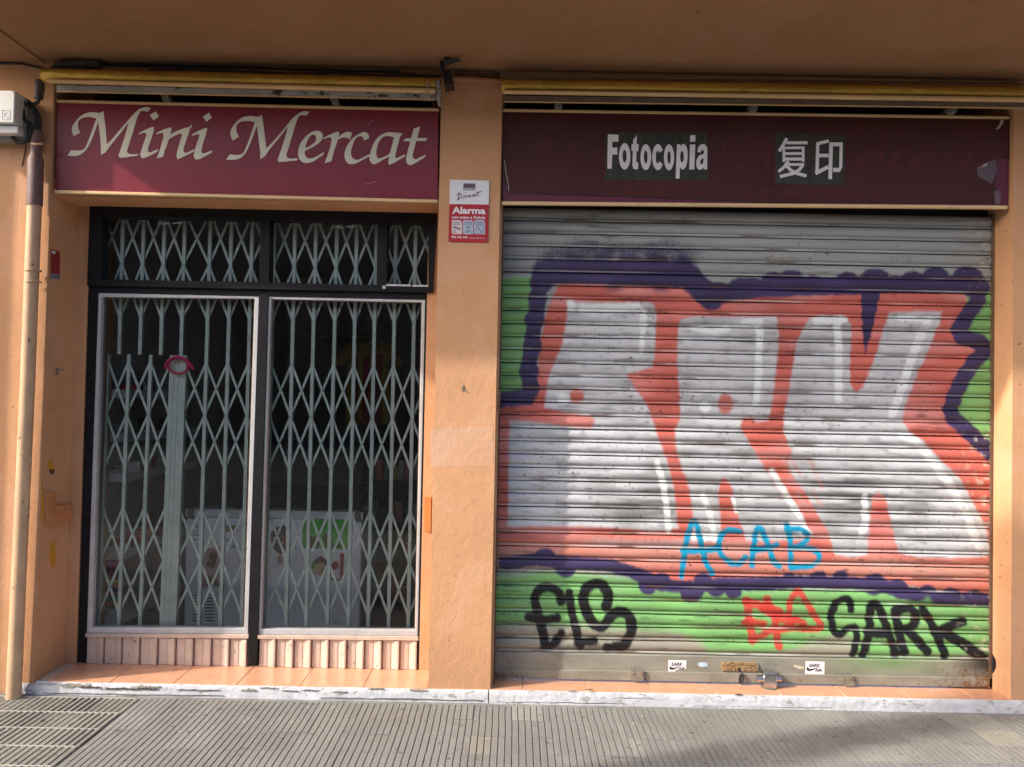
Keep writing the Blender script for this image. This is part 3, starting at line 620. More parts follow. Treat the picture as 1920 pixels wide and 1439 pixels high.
c = mix(nt, mth('MULTIPLY', gr, gz), c, (.13, .30, .08))
bk = mrange(sp.outputs['X'], sx1 - .22, sx1 - .06, 0, .9); c = mix(nt, mth('MULTIPLY', bk, mrange(sp.outputs['Z'], zbar - .10, zbar - .03, 0, 1)), c, (.02, .02, .02))
nt.links.new(c, bs.inputs['Base Color']); bs.inputs['Roughness'].default_value = .6; bump(nt, bs, rsum, .3, .004)
z0b = STEP + .012; zm = ZA(1400, 1263, Y_SH) + .004
link('bottom_bar', MB().slab([(sx0, Y_SH - .012, z0b), (sx0, Y_SH - .012, zm - .003), (sx0, Y_SH - .004, zm), (sx0, Y_SH - .004, zbar - .006), (sx0, Y_SH + .004, zbar), (sx0, Y_SH + .02, zbar), (sx0, Y_SH + .02, z0b)], (sx1 - sx0, 0, 0)), m_bar, shutter)
m_rail = M('guide_rail_paint', (.13, .075, .045), .6, .25, 20, .3, 60)
link('guide_rail', MB().box(xpr + .001, xpr + .022, .095, Y_SH + .05, STEP, zsh), m_rail, shutter)
link('guide_rail', MB().box(xrl - .014, xrl + .001, Y_SH - .012, Y_SH + .05, STEP, zsh), m_rail, shutter)
# lock plate with raised worn lettering, latches, hook
T = (1330, 1220, .15625); yb = Y_SH - .004
lp = link('lock_plate', MB().pslab(Zm([(142, 180), (165, 140), (570, 150), (595, 180), (588, 255), (150, 245)], *T), yb - .007, yb), m_rusty, shutter, bevel=.002)
emb = MB()
for r_ in (170, 205, 232):
    x = 175
    while x < 560:
        wd = random.uniform(8, 22)
        if not (345 < x < 385 and r_ > 190): emb.pslab(Zm([(x, r_ - 10), (x + wd, r_ - 9 + x * .01), (x + wd - 4, r_ + 9), (x, r_ + 10)], *T), yb - .0095, yb - .006)
        x += wd + random.uniform(6, 14)
link('embossing', emb, m_rusty, lp)
link('keyhole', MB().pslab(Zm([(350, 205), (372, 205), (375, 250), (345, 250)], *T), yb - .0078, yb - .0065), m_ink, lp)
ring = [P(*Zm([(385 + 22 * math.cos(q) - 6 * math.sin(q), 338 + 56 * math.sin(q))], *T)[0], Y_SH - .018 - .006 * math.cos(q)) for q in np.linspace(0, 2 * math.pi, 22)]
link('lock_ring', MB().tube(ring, .0055, 10), m_cable, shutter, smooth=True)
for px in ([(1182, 1257), (1207, 1258), (1208, 1276), (1203, 1278), (1187, 1278), (1182, 1271)], [(1575, 1268), (1600, 1269), (1601, 1277), (1605, 1284), (1601, 1288), (1585, 1287), (1576, 1276)]):
    la = link('latch', MB().pslab(px, Y_SH - .027, Y_SH - .0125), m_steel, shutter, bevel=.002)
    cx = (px[0][0] + px[1][0]) / 2
    link('bolt', MB().pslab(ell(cx - 7, px[0][1] + 6, 2.2, 2.2, 10), Y_SH - .030, Y_SH - .0265).pslab(ell(cx + 7, px[0][1] + 6, 2.2, 2.2, 10), Y_SH - .030, Y_SH - .0265), m_rusty, la)
link('paper_scrap', MB().pslab([(1308, 1246), (1312, 1242), (1326, 1243), (1327, 1250), (1312, 1251)], yb - .0015, yb - .0001), M('blue_paper', (.45, .58, .66), .6, .3, 60), shutter)
link('paper_scrap', MB().pslab([(1488, 1250), (1490, 1248), (1506, 1250), (1508, 1254), (1500, 1255)], yb - .0015, yb - .0001), M('cream_paper', (.55, .52, .38), .6, .3, 60), shutter)
# chrome armoured lock standing on the step
lk = thing('floor_lock', 'chrome armoured lock holding the shutter down to the step', 'lock', P(1444, 1283, Y_SH - .04))
yl0, yl1 = Y_SH - .075, Y_SH - .0145
lb = P(1433, 1262, yl0); lb2 = P(1457, 1283, yl0)
link('lock_body', MB().box(lb.x, lb2.x, yl0, yl1, STEP + .003, lb.z), m_chrome, lk, bevel=.003)
zc = (lb.z + STEP) / 2 + .006; r_c = .019
link('lock_cylinder', MB().tube([(P(1421, 1270, yl0).x, yl0 + .022, zc), (lb.x, yl0 + .022, zc)], r_c, 18), m_chrome, lk, smooth=True)
link('lock_cylinder', MB().tube([(lb2.x, yl0 + .022, zc), (P(1467, 1275, yl0).x, yl0 + .022, zc)], r_c * .85, 18), m_chrome, lk, smooth=True)
link('floor_plate', MB().tube([((lb.x + lb2.x) / 2, yl0 + .03, STEP + .001), ((lb.x + lb2.x) / 2, yl0 + .03, STEP + .003)], .045, 24), m_steel, lk)
# stickers on the bottom bar
def sticker(px, T, sw, b1, b2, lab, torn):
    o = thing('sticker', lab, 'sticker', P(*Zm([px[0]], *T)[0], yb), 'stickers on the shutter bottom bar')
    link('backing', MB().pslab(Zm(px, *T), yb - .0009, yb - .0001), m_white, o)
    mb = MB().pslab(Zm(smooth_loop(sw, 1), *T), yb - .0016, yb - .0008)
    for (tx, bx) in (('SARK', b1), ('AIR', b2)):
        q = Zm([(bx[0], bx[1]), (bx[2], bx[3])], *T); t = text_mesh(tx, (*q[0], *q[1]), yb, .0014, .03, .25); mb.add(t.v, t.f)
    link('lettering', mb, m_ink, o)
sticker([(1155, 128), (1385, 135), (1380, 288), (1150, 282)], T, [(1174, 196), (1164, 222), (1180, 245), (1215, 246), (1325, 203), (1225, 222), (1196, 219)], (1195, 158, 1330, 198), (1262, 220, 1350, 254), 'intact white tick sticker with black lettering on the shutter bottom bar', 0)
T1 = (1150, 1220, .10417)
sticker([(988, 172), (1318, 180), (1310, 330), (1275, 350), (1130, 350), (1095, 395), (988, 395)], T1, [(1022, 282), (1008, 318), (1030, 347), (1075, 346), (1218, 288), (1090, 314), (1050, 312)], (1045, 215, 1248, 278), (1165, 303, 1285, 350), 'white tick sticker with its lower corner torn off on the shutter bottom bar', 1)

# ================================================================== SHOP SIGNS
def sign(name, lab, quad, top_t, bot_t, Yf, Yb, mpanel, ends=0):
    """quad: traced corners of the face TL,TR,BR,BL; rails along its top and bottom"""
    TL, TR, BR, BL = quad
    o = thing(name, lab, 'shop sign', P((BL[0] + BR[0]) / 2, (BL[1] + BR[1]) / 2, Yf))
    link('panel', MB().pslab(quad, Yf, Yb), mpanel, o)
    link('rail', MB().pslab([(TL[0] - 1, TL[1] - top_t), (TR[0] + 1, TR[1] - top_t), (TR[0] + 1, TR[1] + .6), (TL[0] - 1, TL[1] + .6)], Yf - .014, Yf + .012), m_cream, o, bevel=.003)
    link('rail', MB().pslab([(BL[0] - 2, BL[1] - .6), (BR[0] + 1, BR[1] - .6), (BR[0] + 1, BR[1] + bot_t), (BL[0] - 2, BL[1] + bot_t)], Yf - .018, Yf + .006), m_cream, o, bevel=.004)
    return o
YS1 = .015
s1 = sign('shop_sign', 'maroon shop sign with large ivory italic lettering above the glazed shopfront', [(107, 191), (822, 207), (820, 375), (104, 357)], 4, 5.5, YS1, YS1 + .028, m_maroon)
A1 = (110, 190, .08338); A2 = (250, 190, .08338); A3 = (415, 195, .08338); A4 = (550, 215, .07295); A5 = (670, 215, .07295)
GL = [
 (A1, [(340,790),(485,710),(450,640),(430,540),(445,450),(500,395),(580,365),(700,355),(850,385),(800,520),(740,690),(670,880),(600,1040),(550,1090),(480,1112),(380,1112),(280,1105),(195,1225),(300,1238),(420,1225),(520,1180),(600,1110),(670,1010),(740,870),(800,720),(850,580),(890,460),(910,620),(935,850),(950,1050),(950,1210),(1045,1155),(1150,1010),(1300,830),(1450,640),(1575,470),(1530,650),(1470,850),(1400,1060),(1340,1235),(1380,1272),(1500,1265),(1650,1240),(1755,1230),(1800,1190),(1600,1195),(1545,1160),(1540,1110),(1590,950),(1660,730),(1730,480),(1790,310),(1844,222),(1900,215),(2004,235),(2074,150),(1980,135),(1900,145),(1790,195),(1680,300),(1590,400),(1450,560),(1300,740),(1180,880),(1085,970),(1070,780),(1050,560),(1025,380),(1005,225),(930,265),(830,255),(720,250),(600,280),(480,350),(380,460),(310,570),(300,680),(320,750)], []),
 (A2, [(120,750),(130,715),(280,640),(430,575),(465,590),(455,680),(420,790),(370,940),(325,1090),(335,1145),(375,1155),(470,1115),(560,1080),(545,1125),(400,1210),(260,1275),(190,1285),(155,1220),(170,1130),(220,980),(270,840),(295,760),(275,715),(220,710)], []),
 (A2, [(370,315),(500,230),(575,340),(450,430)], []),
 (A2, [(515,750),(530,715),(680,640),(830,590),(860,605),(850,680),(830,750),(920,700),(1060,640),(1200,595),(1260,580),(1330,515),(1300,590),(1270,620),(1250,700),(1200,850),(1140,1020),(1125,1110),(1145,1160),(1200,1165),(1290,1120),(1375,1085),(1360,1130),(1200,1215),(1000,1310),(975,1260),(975,1180),(1010,1050),(1060,880),(1090,770),(1080,730),(1040,725),(930,780),(800,850),(760,970),(700,1130),(670,1250),(525,1285),(590,1120),(640,930),(680,790),(675,720),(620,710)], []),
 (A2, [(1320,785),(1325,745),(1480,660),(1630,600),(1660,620),(1640,720),(1590,880),(1540,1040),(1525,1140),(1560,1185),(1650,1155),(1770,1110),(1765,1155),(1620,1235),(1480,1305),(1400,1315),(1355,1250),(1370,1150),(1420,980),(1470,830),(1490,760),(1460,740),(1400,750)], []),
 (A2, [(1565,345),(1700,260),(1760,370),(1640,465)], []),
 (A3, [(255,825),(398,735),(350,650),(335,560),(345,490),(390,430),(460,395),(560,385),(650,388),(755,405),(720,520),(660,700),(590,900),(520,1060),(460,1130),(380,1150),(290,1148),(190,1140),(105,1258),(250,1260),(370,1245),(470,1190),(540,1110),(620,960),(700,760),(760,600),(800,490),(820,640),(850,880),(875,1080),(878,1245),(975,1180),(1080,1030),(1230,850),(1370,670),(1500,500),(1450,700),(1390,900),(1320,1100),(1262,1270),(1290,1305),(1430,1300),(1580,1280),(1690,1275),(1725,1230),(1540,1235),(1480,1205),(1460,1150),(1510,990),(1580,760),(1650,520),(1710,340),(1760,260),(1830,250),(1908,265),(1990,180),(1900,168),(1800,185),(1680,260),(1580,350),(1440,530),(1270,730),(1120,900),(1010,1005),(995,860),(970,660),(940,440),(912,250),(840,290),(720,278),(600,280),(480,305),(370,380),(280,480),(215,590),(205,680),(225,770)], []),
 (A4, [(785,970),(775,1025),(600,1150),(480,1220),(340,1250),(240,1225),(160,1150),(125,1050),(130,920),(170,780),(240,660),(330,560),(430,480),(540,430),(640,420),(720,460),(760,540),(740,630),(680,710),(560,800),(430,870),(295,935),(290,1000),(315,1070),(370,1120),(460,1130),(560,1100),(680,1030)], [[(305,870),(400,825),(500,760),(570,690),(590,610),(570,540),(520,510),(460,530),(400,600),(350,700),(315,800)]]),
 (A4, [(780,635),(785,595),(940,520),(1120,445),(1180,460),(1175,520),(1155,585),(1230,520),(1330,465),(1420,445),(1505,465),(1490,540),(1450,645),(1390,605),(1310,590),(1220,605),(1140,650),(1110,760),(1050,930),(980,1200),(805,1250),(870,1080),(930,900),(975,720),(985,640),(950,580),(880,590)], []),
 (A4, [(1820,670),(1945,605),(1935,530),(1890,470),(1820,450),(1740,475),(1620,540),(1500,640),(1400,780),(1335,920),(1315,1060),(1335,1170),(1400,1250),(1480,1278),(1600,1260),(1740,1190),(1900,1100),(1985,1060),(1990,1010),(1900,1050),(1780,1115),(1680,1160),(1590,1160),(1520,1110),(1480,1030),(1490,900),(1530,760),(1580,650),(1640,580),(1710,555),(1770,570),(1800,610)], []),
 (A5, [(1165,490),(1100,570),(1060,720),(1010,900),(975,1060),(980,1120),(1030,1115),(1130,1070),(1215,1025),(1225,1075),(1080,1160),(930,1250),(830,1290),(795,1270),(800,1180),(820,1080),(700,1140),(560,1220),(450,1275),(380,1270),(325,1190),(315,1090),(340,970),(380,840),(440,710),(530,590),(640,510),(760,465),(880,460),(1030,470)], [[(945,585),(910,720),(870,870),(820,1010),(720,1075),(600,1125),(530,1130),(490,1060),(490,920),(530,770),(590,650),(660,580),(740,555),(840,560)]]),
 (A5, [(1450,365),(1615,305),(1590,400),(1535,600),(1800,610),(1755,675),(1510,680),(1470,850),(1420,1040),(1430,1110),(1480,1150),(1530,1145),(1640,1090),(1745,1040),(1745,1085),(1600,1180),(1440,1275),(1350,1305),(1285,1265),(1255,1180),(1265,1060),(1310,880),(1360,690),(1170,680),(1260,615),(1385,610),(1415,480)], [])]
mb = MB()
for tr_, out, hol in GL: mb.pslab(Zm(smooth_loop(out, 2), *tr_), YS1 - .0022, YS1 - .0001, [Zm(smooth_loop(h, 2), *tr_) for h in hol])
link('lettering', mb, m_letter, s1)
sc_ = MB()
for a, b in (((152, 294), (159, 302)), ((690, 233), (700, 226)), ((683, 346), (705, 341)), ((335, 250), (342, 241)), ((270, 232), (274, 236)), ((612, 265), (640, 267))): sc_.pslab(ribbon([a, b], 1.3), YS1 - .0008, YS1 - .0001)
link('scratch', sc_, M('scratch', (.36, .12, .14), .5), s1)

YS2 = .03
s2 = sign('shop_sign', 'dark aged maroon shop sign with white block letters and two Chinese characters', [(944, 208), (1893, 222), (1889, 386), (943, 378)], 4, 6, YS2, YS2 + .08, m_maroon3)
link('film', MB().pslab([(944, 209), (1893, 222), (1892, 298), (1868, 300), (1866, 345), (1873, 383), (1500, 381), (1380, 377), (1150, 368), (980, 363), (955, 360), (944, 330)], YS2 - .0012, YS2 - .0001), m_maroon2, s2)
for body, box, sh_ in (('nteria', (1604, 268, 1868, 318), .35), ('ron', (1346, 268, 1446, 316), .35), ('DEGUSTACIÓ', (1172, 346, 1648, 364), 0)):
    t = text_mesh(body, box, YS2, .0016, .0, sh_); link('ghost_lettering', t, m_ghost, s2)
for px, wd in (([(1030, 262), (1000, 325)], 5), ([(1075, 270), (1062, 318)], 4)): link('ghost_stain', MB().pslab(ribbon(px, wd), YS2 - .0016, YS2 - .0011), m_ghost, s2)
for px in ([(1136, 248), (1327, 250), (1328, 340), (1135, 338)], [(1455, 250), (1519, 251), (1518, 346), (1454, 344)], [(1521, 253), (1586, 253), (1584, 347), (1520, 347)]): link('grey_film', MB().pslab(px, YS2 - .0026, YS2 - .0017), m_patch, s2)
B1 = (1125, 240, .07643); B2 = (1225, 240, .07643); C1 = (1445, 245, .078125); YL0, YL1 = YS2 - .0040, YS2 - .0027
mb = MB()
def glyph(out, T, holes=(), rnd=0): mb.pslab(Zm(smooth_loop(out, rnd) if rnd else out, *T), YL0, YL1, [Zm(h, *T) for h in holes])
glyph([(195,160),(455,170),(455,340),(300,340),(300,490),(425,480),(425,655),(300,655),(285,1000),(180,1000)], B1)
glyph(ell(605, 700, 140, 325), B1, [ell(603, 695, 50, 160)])
glyph([(905,180),(900,400),(950,405),(940,575),(895,575),(890,850),(935,850),(935,1000),(880,1025),(820,1000),(795,930),(805,570),(770,565),(775,395),(810,395),(815,290)], B1)
glyph(ell(1125, 720, 132, 318), B1, [ell(1122, 715, 45, 160)])
glyph(ell(1420, 720, 138, 320, 26, 32, 328) + ell(1415, 720, 48, 160, 20, 318, 42), B1)
glyph(ell(385, 725, 125, 318), B2, [ell(385, 725, 42, 155)])
glyph([(580,410),(665,405),(670,470),(700,410),(745,390),(800,440),(835,550),(842,690),(825,850),(790,970),(735,1030),(690,1010),(655,965),(640,1245),(550,1245),(560,900)], B2, [ell(703, 710, 45, 145)], 1)
glyph([(900,410),(1030,410),(1005,1020),(880,1020)], B2); glyph([(905,185),(1035,185),(1030,340),(900,340)], B2)
glyph([(1080,590),(1095,500),(1140,430),(1210,400),(1270,415),(1310,470),(1325,560),(1320,1020),(1240,1020),(1230,970),(1190,1015),(1130,1035),(1080,1000),(1055,900),(1060,800),(1100,710),(1160,660),(1240,640),(1240,570),(1210,535),(1180,550),(1160,605)], B2, [[(1235,740),(1180,765),(1150,830),(1160,890),(1190,900),(1225,860)]], 1)
strokes(mb, [([(390,185),(300,350),(205,500)],75),([(380,295),(885,295)],72),([(330,420),(815,415)],58),([(318,400),(318,755)],60),([(783,390),(780,750)],60),([(345,555),(755,552)],65),([(345,685),(755,683)],72),
 ([(430,740),(300,900),(190,985)],72),([(420,815),(805,815)],62),([(770,835),(690,940),(560,1025),(225,1105)],76),([(390,850),(480,950),(600,1020),(860,1090)],76),
 ([(1395,250),(1110,320)],75),([(1132,300),(1115,1000)],74),([(1150,600),(1390,600)],80),([(1080,1030),(1385,870)],88),([(1455,285),(1430,1165)],84),([(1450,330),(1730,330)],92),([(1695,300),(1685,870),(1650,950)],70),([(1500,945),(1665,945)],96)], C1, YL0, YL1)
link('lettering', mb, m_white, s2)
tt = MB().pslab([(1832, 314), (1855, 303), (1867, 300), (1869, 320), (1860, 345), (1845, 337), (1833, 331)], YS2 - .003, YS2 - .0013)
link('tape_scrap', tt, m_purple, s2); tt = MB().pslab([(1864, 358), (1876, 358), (1876, 384), (1866, 383)], YS2 - .003, YS2 - .0013)
link('tape_scrap', tt, m_purple, s2)
m_torn = M('torn_white', (.42, .37, .36), .5)
for px in ([(1839, 315), (1845, 308), (1853, 306), (1850, 311)], [(1876, 226), (1882, 225), (1881, 232), (1873, 242), (1867, 242), (1875, 233)], ribbon([(946, 300), (948, 320), (953, 345), (954, 358)], 1.4)): link('torn_edge', MB().pslab(px, YS2 - .004, YS2 - .0013), m_torn, s2)
link('torn_edge', MB().pslab(ribbon(smooth_line([(944, 330), (955, 361), (980, 363.5), (1150, 368.5), (1380, 377.5), (1500, 381)]), 1.2), YS2 - .0024, YS2 - .0013), m_ink, s2)

# ================================================================== AWNING CASSETTES
def awning(lab, x0, y0, x1, y1, white, grey_h):
    """x0,y0 / x1,y1: top corners of the roll"""
    Y = -.095
    a, b = P(x0, y0 + 9, Y), P(x1, y1 + 9, Y)
    o = thing('folded_awning', lab, 'awning', (a + b) / 2, 'awnings rolled up above the shop signs')
    n = 60; pts = [a.lerp(b, i / n) for i in range(n + 1)]
    link('canvas_roll', MB().tube(pts, [.0385 + .0008 * math.sin(i * .7) + random.uniform(-.0006, .0006) for i in range(n + 1)], 24), m_gold, o, smooth=True)
    link('front_bar', MB().pslab([(x0 + 2, y0 + 15), (x1 - 2, y1 + 14), (x1 - 2, y1 + 21), (x0 + 2, y0 + 20)], -.150, -.115), m_cream, o, bevel=.006)
    xs_ = x0 + (24 if white else 4)
    link('cassette_profile', MB().pslab([(xs_, y0 + 26), (x1 - 1, y1 + 24), (x1 - 1, y1 + 25 + grey_h), (xs_, y0 + 29 + grey_h)], -.085, -.070), m_greybar if white else M('taupe_profile', (.17, .13, .10), .5, .2, 8), o, bevel=.003)
    link('cassette_lip', MB().pslab([(xs_, y0 + 29 + grey_h), (x1 - 1, y1 + 26 + grey_h), (x1 - 1, y1 + 28.5 + grey_h), (xs_, y0 + 31 + grey_h)], -.089, -.0855), m_cream, o)
    return o
aw = awning('gold canvas awning rolled up above the bright maroon sign', 82, 133, 818, 151, True, 9)
for px in ((300, 176), (618, 183)): link('bracket', MB().pslab([(px[0], px[1]), (px[0] + 14, px[1] + .4), (px[0] + 17, px[1] + 12), (px[0] + 4, px[1] + 12)], -.02, .1), m_steel, aw)
link('end_cap', MB().pslab([(818, 150), (824, 150), (824, 188), (818, 186)], -.13, -.02), m_greybar, aw, bevel=.003)
tie = [P(803, 149, -.135), P(801, 160, -.137), P(797, 178, -.155), P(795, 190, -.12)]; tie2 = [P(803, 149, -.135), P(802, 166, -.152), P(802, 180, -.155), P(805, 190, -.12)]
link('string', MB().tube(tie, .0022, 6).tube(tie2, .0022, 6), M('string', (.5, .44, .33), .9), aw)
aw2 = awning('gold canvas awning rolled up above the dark sign and the roller shutter', 941, 153, 1935, 168, False, 8)
for px in ((1040, 191), (1406, 197), (1780, 201)): link('bracket', MB().pslab([(px[0], px[1]), (px[0] + 16, px[1] + .4), (px[0] + 14, px[1] + 10), (px[0] + 2, px[1] + 10)], -.02, .1), m_steel, aw2)

# ================================================================== PIPES, CABLES, BOXES UNDER THE OVERHANG
cp = [P(190, 130, -.03), P(500, 137, -.03), P(835, 146, -.03), P(940, 153, -.03), P(1400, 155, -.03), P(1925, 161, -.03)]
tag(link('conduit_pipe', MB().tube(cp, .016, 12), M('painted_conduit', (.34, .16, .085), .6, .2, 10), smooth=True), 'orange painted conduit running along the wall just above both awnings', 'pipe')
tag(link('corrugated_hose', MB().tube([P(98, 136, -.04), P(115, 124, -.05), P(150, 121, -.05), P(190, 123, -.05)], [.026, .032, .032, .030], 14), M('dusty_hose', (.06, .052, .045), .8, .4, 30), smooth=True), 'black corrugated hose lying on the gold awning end nearest the junction box', 'hose')
cb = MB()
for k in range(4):
    y0 = 121 + 3 * k
    cb.tube([P(190 + 30 * k + i * 70, y0 + i * 1.9 + random.uniform(-2.5, 2.5), -.01 - .012 * k) for i in range(9)], .007, 7)
tag(link('cable_bundle', cb, m_cable, smooth=True), 'dusty black cables tangled along the wall top above the bright maroon sign', 'cable')
tag(link('cable', MB().tube([P(0, 119, -.006), P(40, 120, -.006), P(82, 129, -.006), P(92, 136, -.006)], .006, 8), m_cable, smooth=True), 'thin black cable under the soffit straight above the grey junction box', 'cable')
tag(link('cable', MB().tube([P(852, 132, -.02), P(885, 129, -.012), P(915, 131, -.012), P(938, 141, -.012)], .009, 8).tube([P(852, 138, -.02), P(890, 138, -.014), P(938, 147, -.014)], .012, 8), M('brown_cable', (.10, .055, .035), .7), smooth=True), 'painted over cable curving over the pillar top beside the security camera', 'cable')
cmr = thing('security_camera', 'small black camera on a jointed arm under the soffit between the two awnings', 'security camera', P(840, 115, -.2))
link('mount', MB().ball(P(838, 113, -.16), .022, .02, .03).ball(P(829, 128, -.15), .014, .014, .03), m_cable, cmr, smooth=True)
link('arm', MB().tube([P(838, 116, -.17), P(850, 111, -.20), P(862, 110, -.22)], [.010, .009, .004], 8).tube([P(840, 119, -.17), P(852, 115, -.20), P(866, 115, -.22)], [.010, .009, .003], 8).tube([P(828, 112, -.13), P(826, 135, -.12), P(838, 140, -.14)], .008, 8), m_cable, cmr, smooth=True)
link('housing', MB().pslab([(830, 132), (845, 130), (851, 158), (833, 161.5)], -.19, -.10), M('black_plastic', (.016, .015, .017), .4), cmr, bevel=.004)

jb = thing('junction_box', 'grey electrical junction box with a warning mark beside the downpipe top', 'junction box', P(5, 245, 0))
xb = XA(27.5, 200, -.16); zt, zb, zs = ZA(15, 170, -.16), ZA(15, 247, -.16), ZA(15, 231, -.16)
link('cover', MB().box(xb - .33, xb, -.16, -.075, zs, zt), m_boxgrey, jb, bevel=.006)
link('body', MB().box(xb - .35, xb + .012, -.0745, -.0, zb - .02, zt - .01), m_boxshade, jb, bevel=.005)
link('lower_cover', MB().box(xb - .33, xb + .006, -.135, -.075, zb, zs - .003), m_boxgrey, jb, bevel=.006)
wm = MB()
for q in ([(4.5, 207.5), (19.5, 207.5)], [(19.5, 207.5), (19.5, 225)], [(19.5, 225), (4.5, 225)], [(4.5, 225), (4.5, 207.5)], [(9, 211), (9, 221)], [(9, 216), (14, 211)], [(12, 222), (19, 222)], [(14, 217), (16, 220)]): wm.pslab(ribbon(q, .8), -.1607, -.1598)
link('warning_mark', wm, m_greyink, jb)
cbl = MB()
for k, pp in enumerate(([(40, 185), (52, 190), (66, 205), (74, 225), (73, 246)], [(42, 192), (55, 200), (66, 215), (68, 247)], [(42, 205), (46, 225), (56, 232), (64, 246)], [(40, 215), (47, 232), (58, 240), (62, 252)], [(72, 160), (74, 180), (70, 192), (62, 196)], [(22, 247), (26, 262), (36, 268), (50, 265), (57, 252), (60, 238), (66, 240)])):
    cbl.tube([P(x, y, -.06 - .010 * (k % 3)) for x, y in smooth_line(pp, 2)], .0105, 8)
tag(link('cable_bundle', cbl, m_cable, smooth=True), 'black rubber cables looping from the junction box into the top of the pipe', 'cable')
tag(link('conduit_pipe', MB().tube([P(74, 152, -.06), P(75, 165, -.06), P(72, 186, -.06)], [.026, .024, .022], 12), M('dark_flex', (.06, .055, .055), .6), smooth=True), 'short dark flexible conduit between the junction box and the awning end', 'pipe')
# downpipe
YP = -.058
dp = thing('downpipe', 'tan painted downpipe with a brown upper sleeve running down to the pavement', 'pipe', P(26, 1314, YP))
link('pipe', MB().tube([P(64.5, 385, YP), P(51, 740, YP), P(35.5, 1080, YP), P(25, 1318, YP)], [.0365, .0365, .0365, .038], 28), m_pipe, dp, smooth=True)
link('sleeve', MB().tube([P(66.5, 294, YP), P(67, 300, YP), P(64.8, 384, YP), P(64.8, 386, YP)], [.033, .040, .0405, .0405], 24).tube([P(70, 246, YP), P(68, 272, YP), P(67, 296, YP)], [.026, .030, .030], 20), m_rustpipe, dp, smooth=True)
for yy in (508, 529): link('collar', MB().tube([P(61.5, yy - 1.6, YP), P(61.5, yy + 1.6, YP)], .0425, 24), m_pipe, dp, smooth=True)
link('foot_fillet', MB().tube([P(25, 1309, YP), P(25, 1320, YP)], [.042, .075], 18), M('mortar', (.33, .29, .25), .9, .2, 30, .6, 60), dp, smooth=True)
cl = link('wall_clip', MB().pslab([(49, 262), (56, 264), (56, 272), (50, 272)], -.012, -.001).pslab([(81, 261), (88, 262), (88, 271), (81, 271)], -.012, -.001).tube([P(54, 268, -.02), P(60, 270, -.088), P(68, 271, -.094), P(77, 270, -.088), P(83, 267, -.02)], .006, 8), m_pipe, dp)
link('screw', MB().pslab(ell(52.5, 267.5, 1.8, 1.8, 10), -.014, -.011).pslab(ell(84.5, 266.5, 1.8, 1.8, 10), -.014, -.011), m_cable, cl)
tag(link('cable', MB().tube([P(48, 272, -.003), P(47, 285, -.003), P(44, 298, -.003), P(41, 312, -.003)], .003, 6), m_rail), 'thin loose wire end hanging beside the brown pipe sleeve', 'cable')

# ================================================================== ALARM SIGN
AT = (830, 330, .0903); YA = -.006
al = thing('alarm_sign', 'white and red alarm notice fixed to the pillar between the two shops', 'sign', P(878, 455, 0))
link('plate', MB().pslab(Zm([(150, 88), (158, 80), (958, 100), (966, 108), (955, 596), (140, 586)], *AT), YA, -.0005), m_signwhite, al)
link('red_panel', MB().pslab(Zm([(140, 588), (955, 598), (937, 1378), (930, 1385), (125, 1366), (119, 1358)], *AT), YA, -.0005), m_red, al)
mb = MB()
for body, box, bo in (('Alarma', (197, 640, 888, 786), .035), ('con aviso a Policía', (190, 826, 886, 886), .02), ('902 366 366', (182, 1245, 515, 1292), .02), ('securitasdirect.es', (555, 1276, 872, 1302), 0)):
    q = Zm([(box[0], box[1]), (box[2], box[3])], *AT); t = text_mesh(body, (*q[0], *q[1]), YA, .0006, bo); mb.add(t.v, t.f)
link('lettering', mb, m_signwhite, al)
link('logo', MB().pslab(Zm([(430, 155), (682, 160), (680, 306), (428, 302)], *AT), YA - .0006, YA + .0005), m_greyink, al)
lg = MB()
for k in range(5): lg.pslab(Zm([(448 + 45 * k, 172), (478 + 45 * k, 172), (478 + 45 * k, 235), (448 + 45 * k, 235)], *AT), YA - .0011, YA - .0005)
link('logo_mark', lg, m_darkred, al)
q = Zm([(440, 258), (668, 294)], *AT); t = text_mesh('SECURITAS', (*q[0], *q[1]), YA, .0012, .02); link('logo_lettering', t, m_signwhite, al)
link('script_lettering', strokes(MB(), [([(350,345),(335,420),(312,505)],18),([(288,405),(330,360),(385,372),(398,405),(370,460),(300,508)],14),([(455,395),(432,470)],16),([(470,355),(478,345)],16),([(492,405),(478,470),(500,425),(535,402)],14),([(548,440),(585,412),(568,398),(542,440),(572,458)],13),([(645,385),(615,400),(605,438),(645,430)],13),([(655,418),(690,395),(672,380),(650,415),(680,432)],13),([(745,325),(715,408),(748,412)],16),([(690,352),(810,325)],12)], AT, YA - .0012, YA - .0001), m_darkred, al)
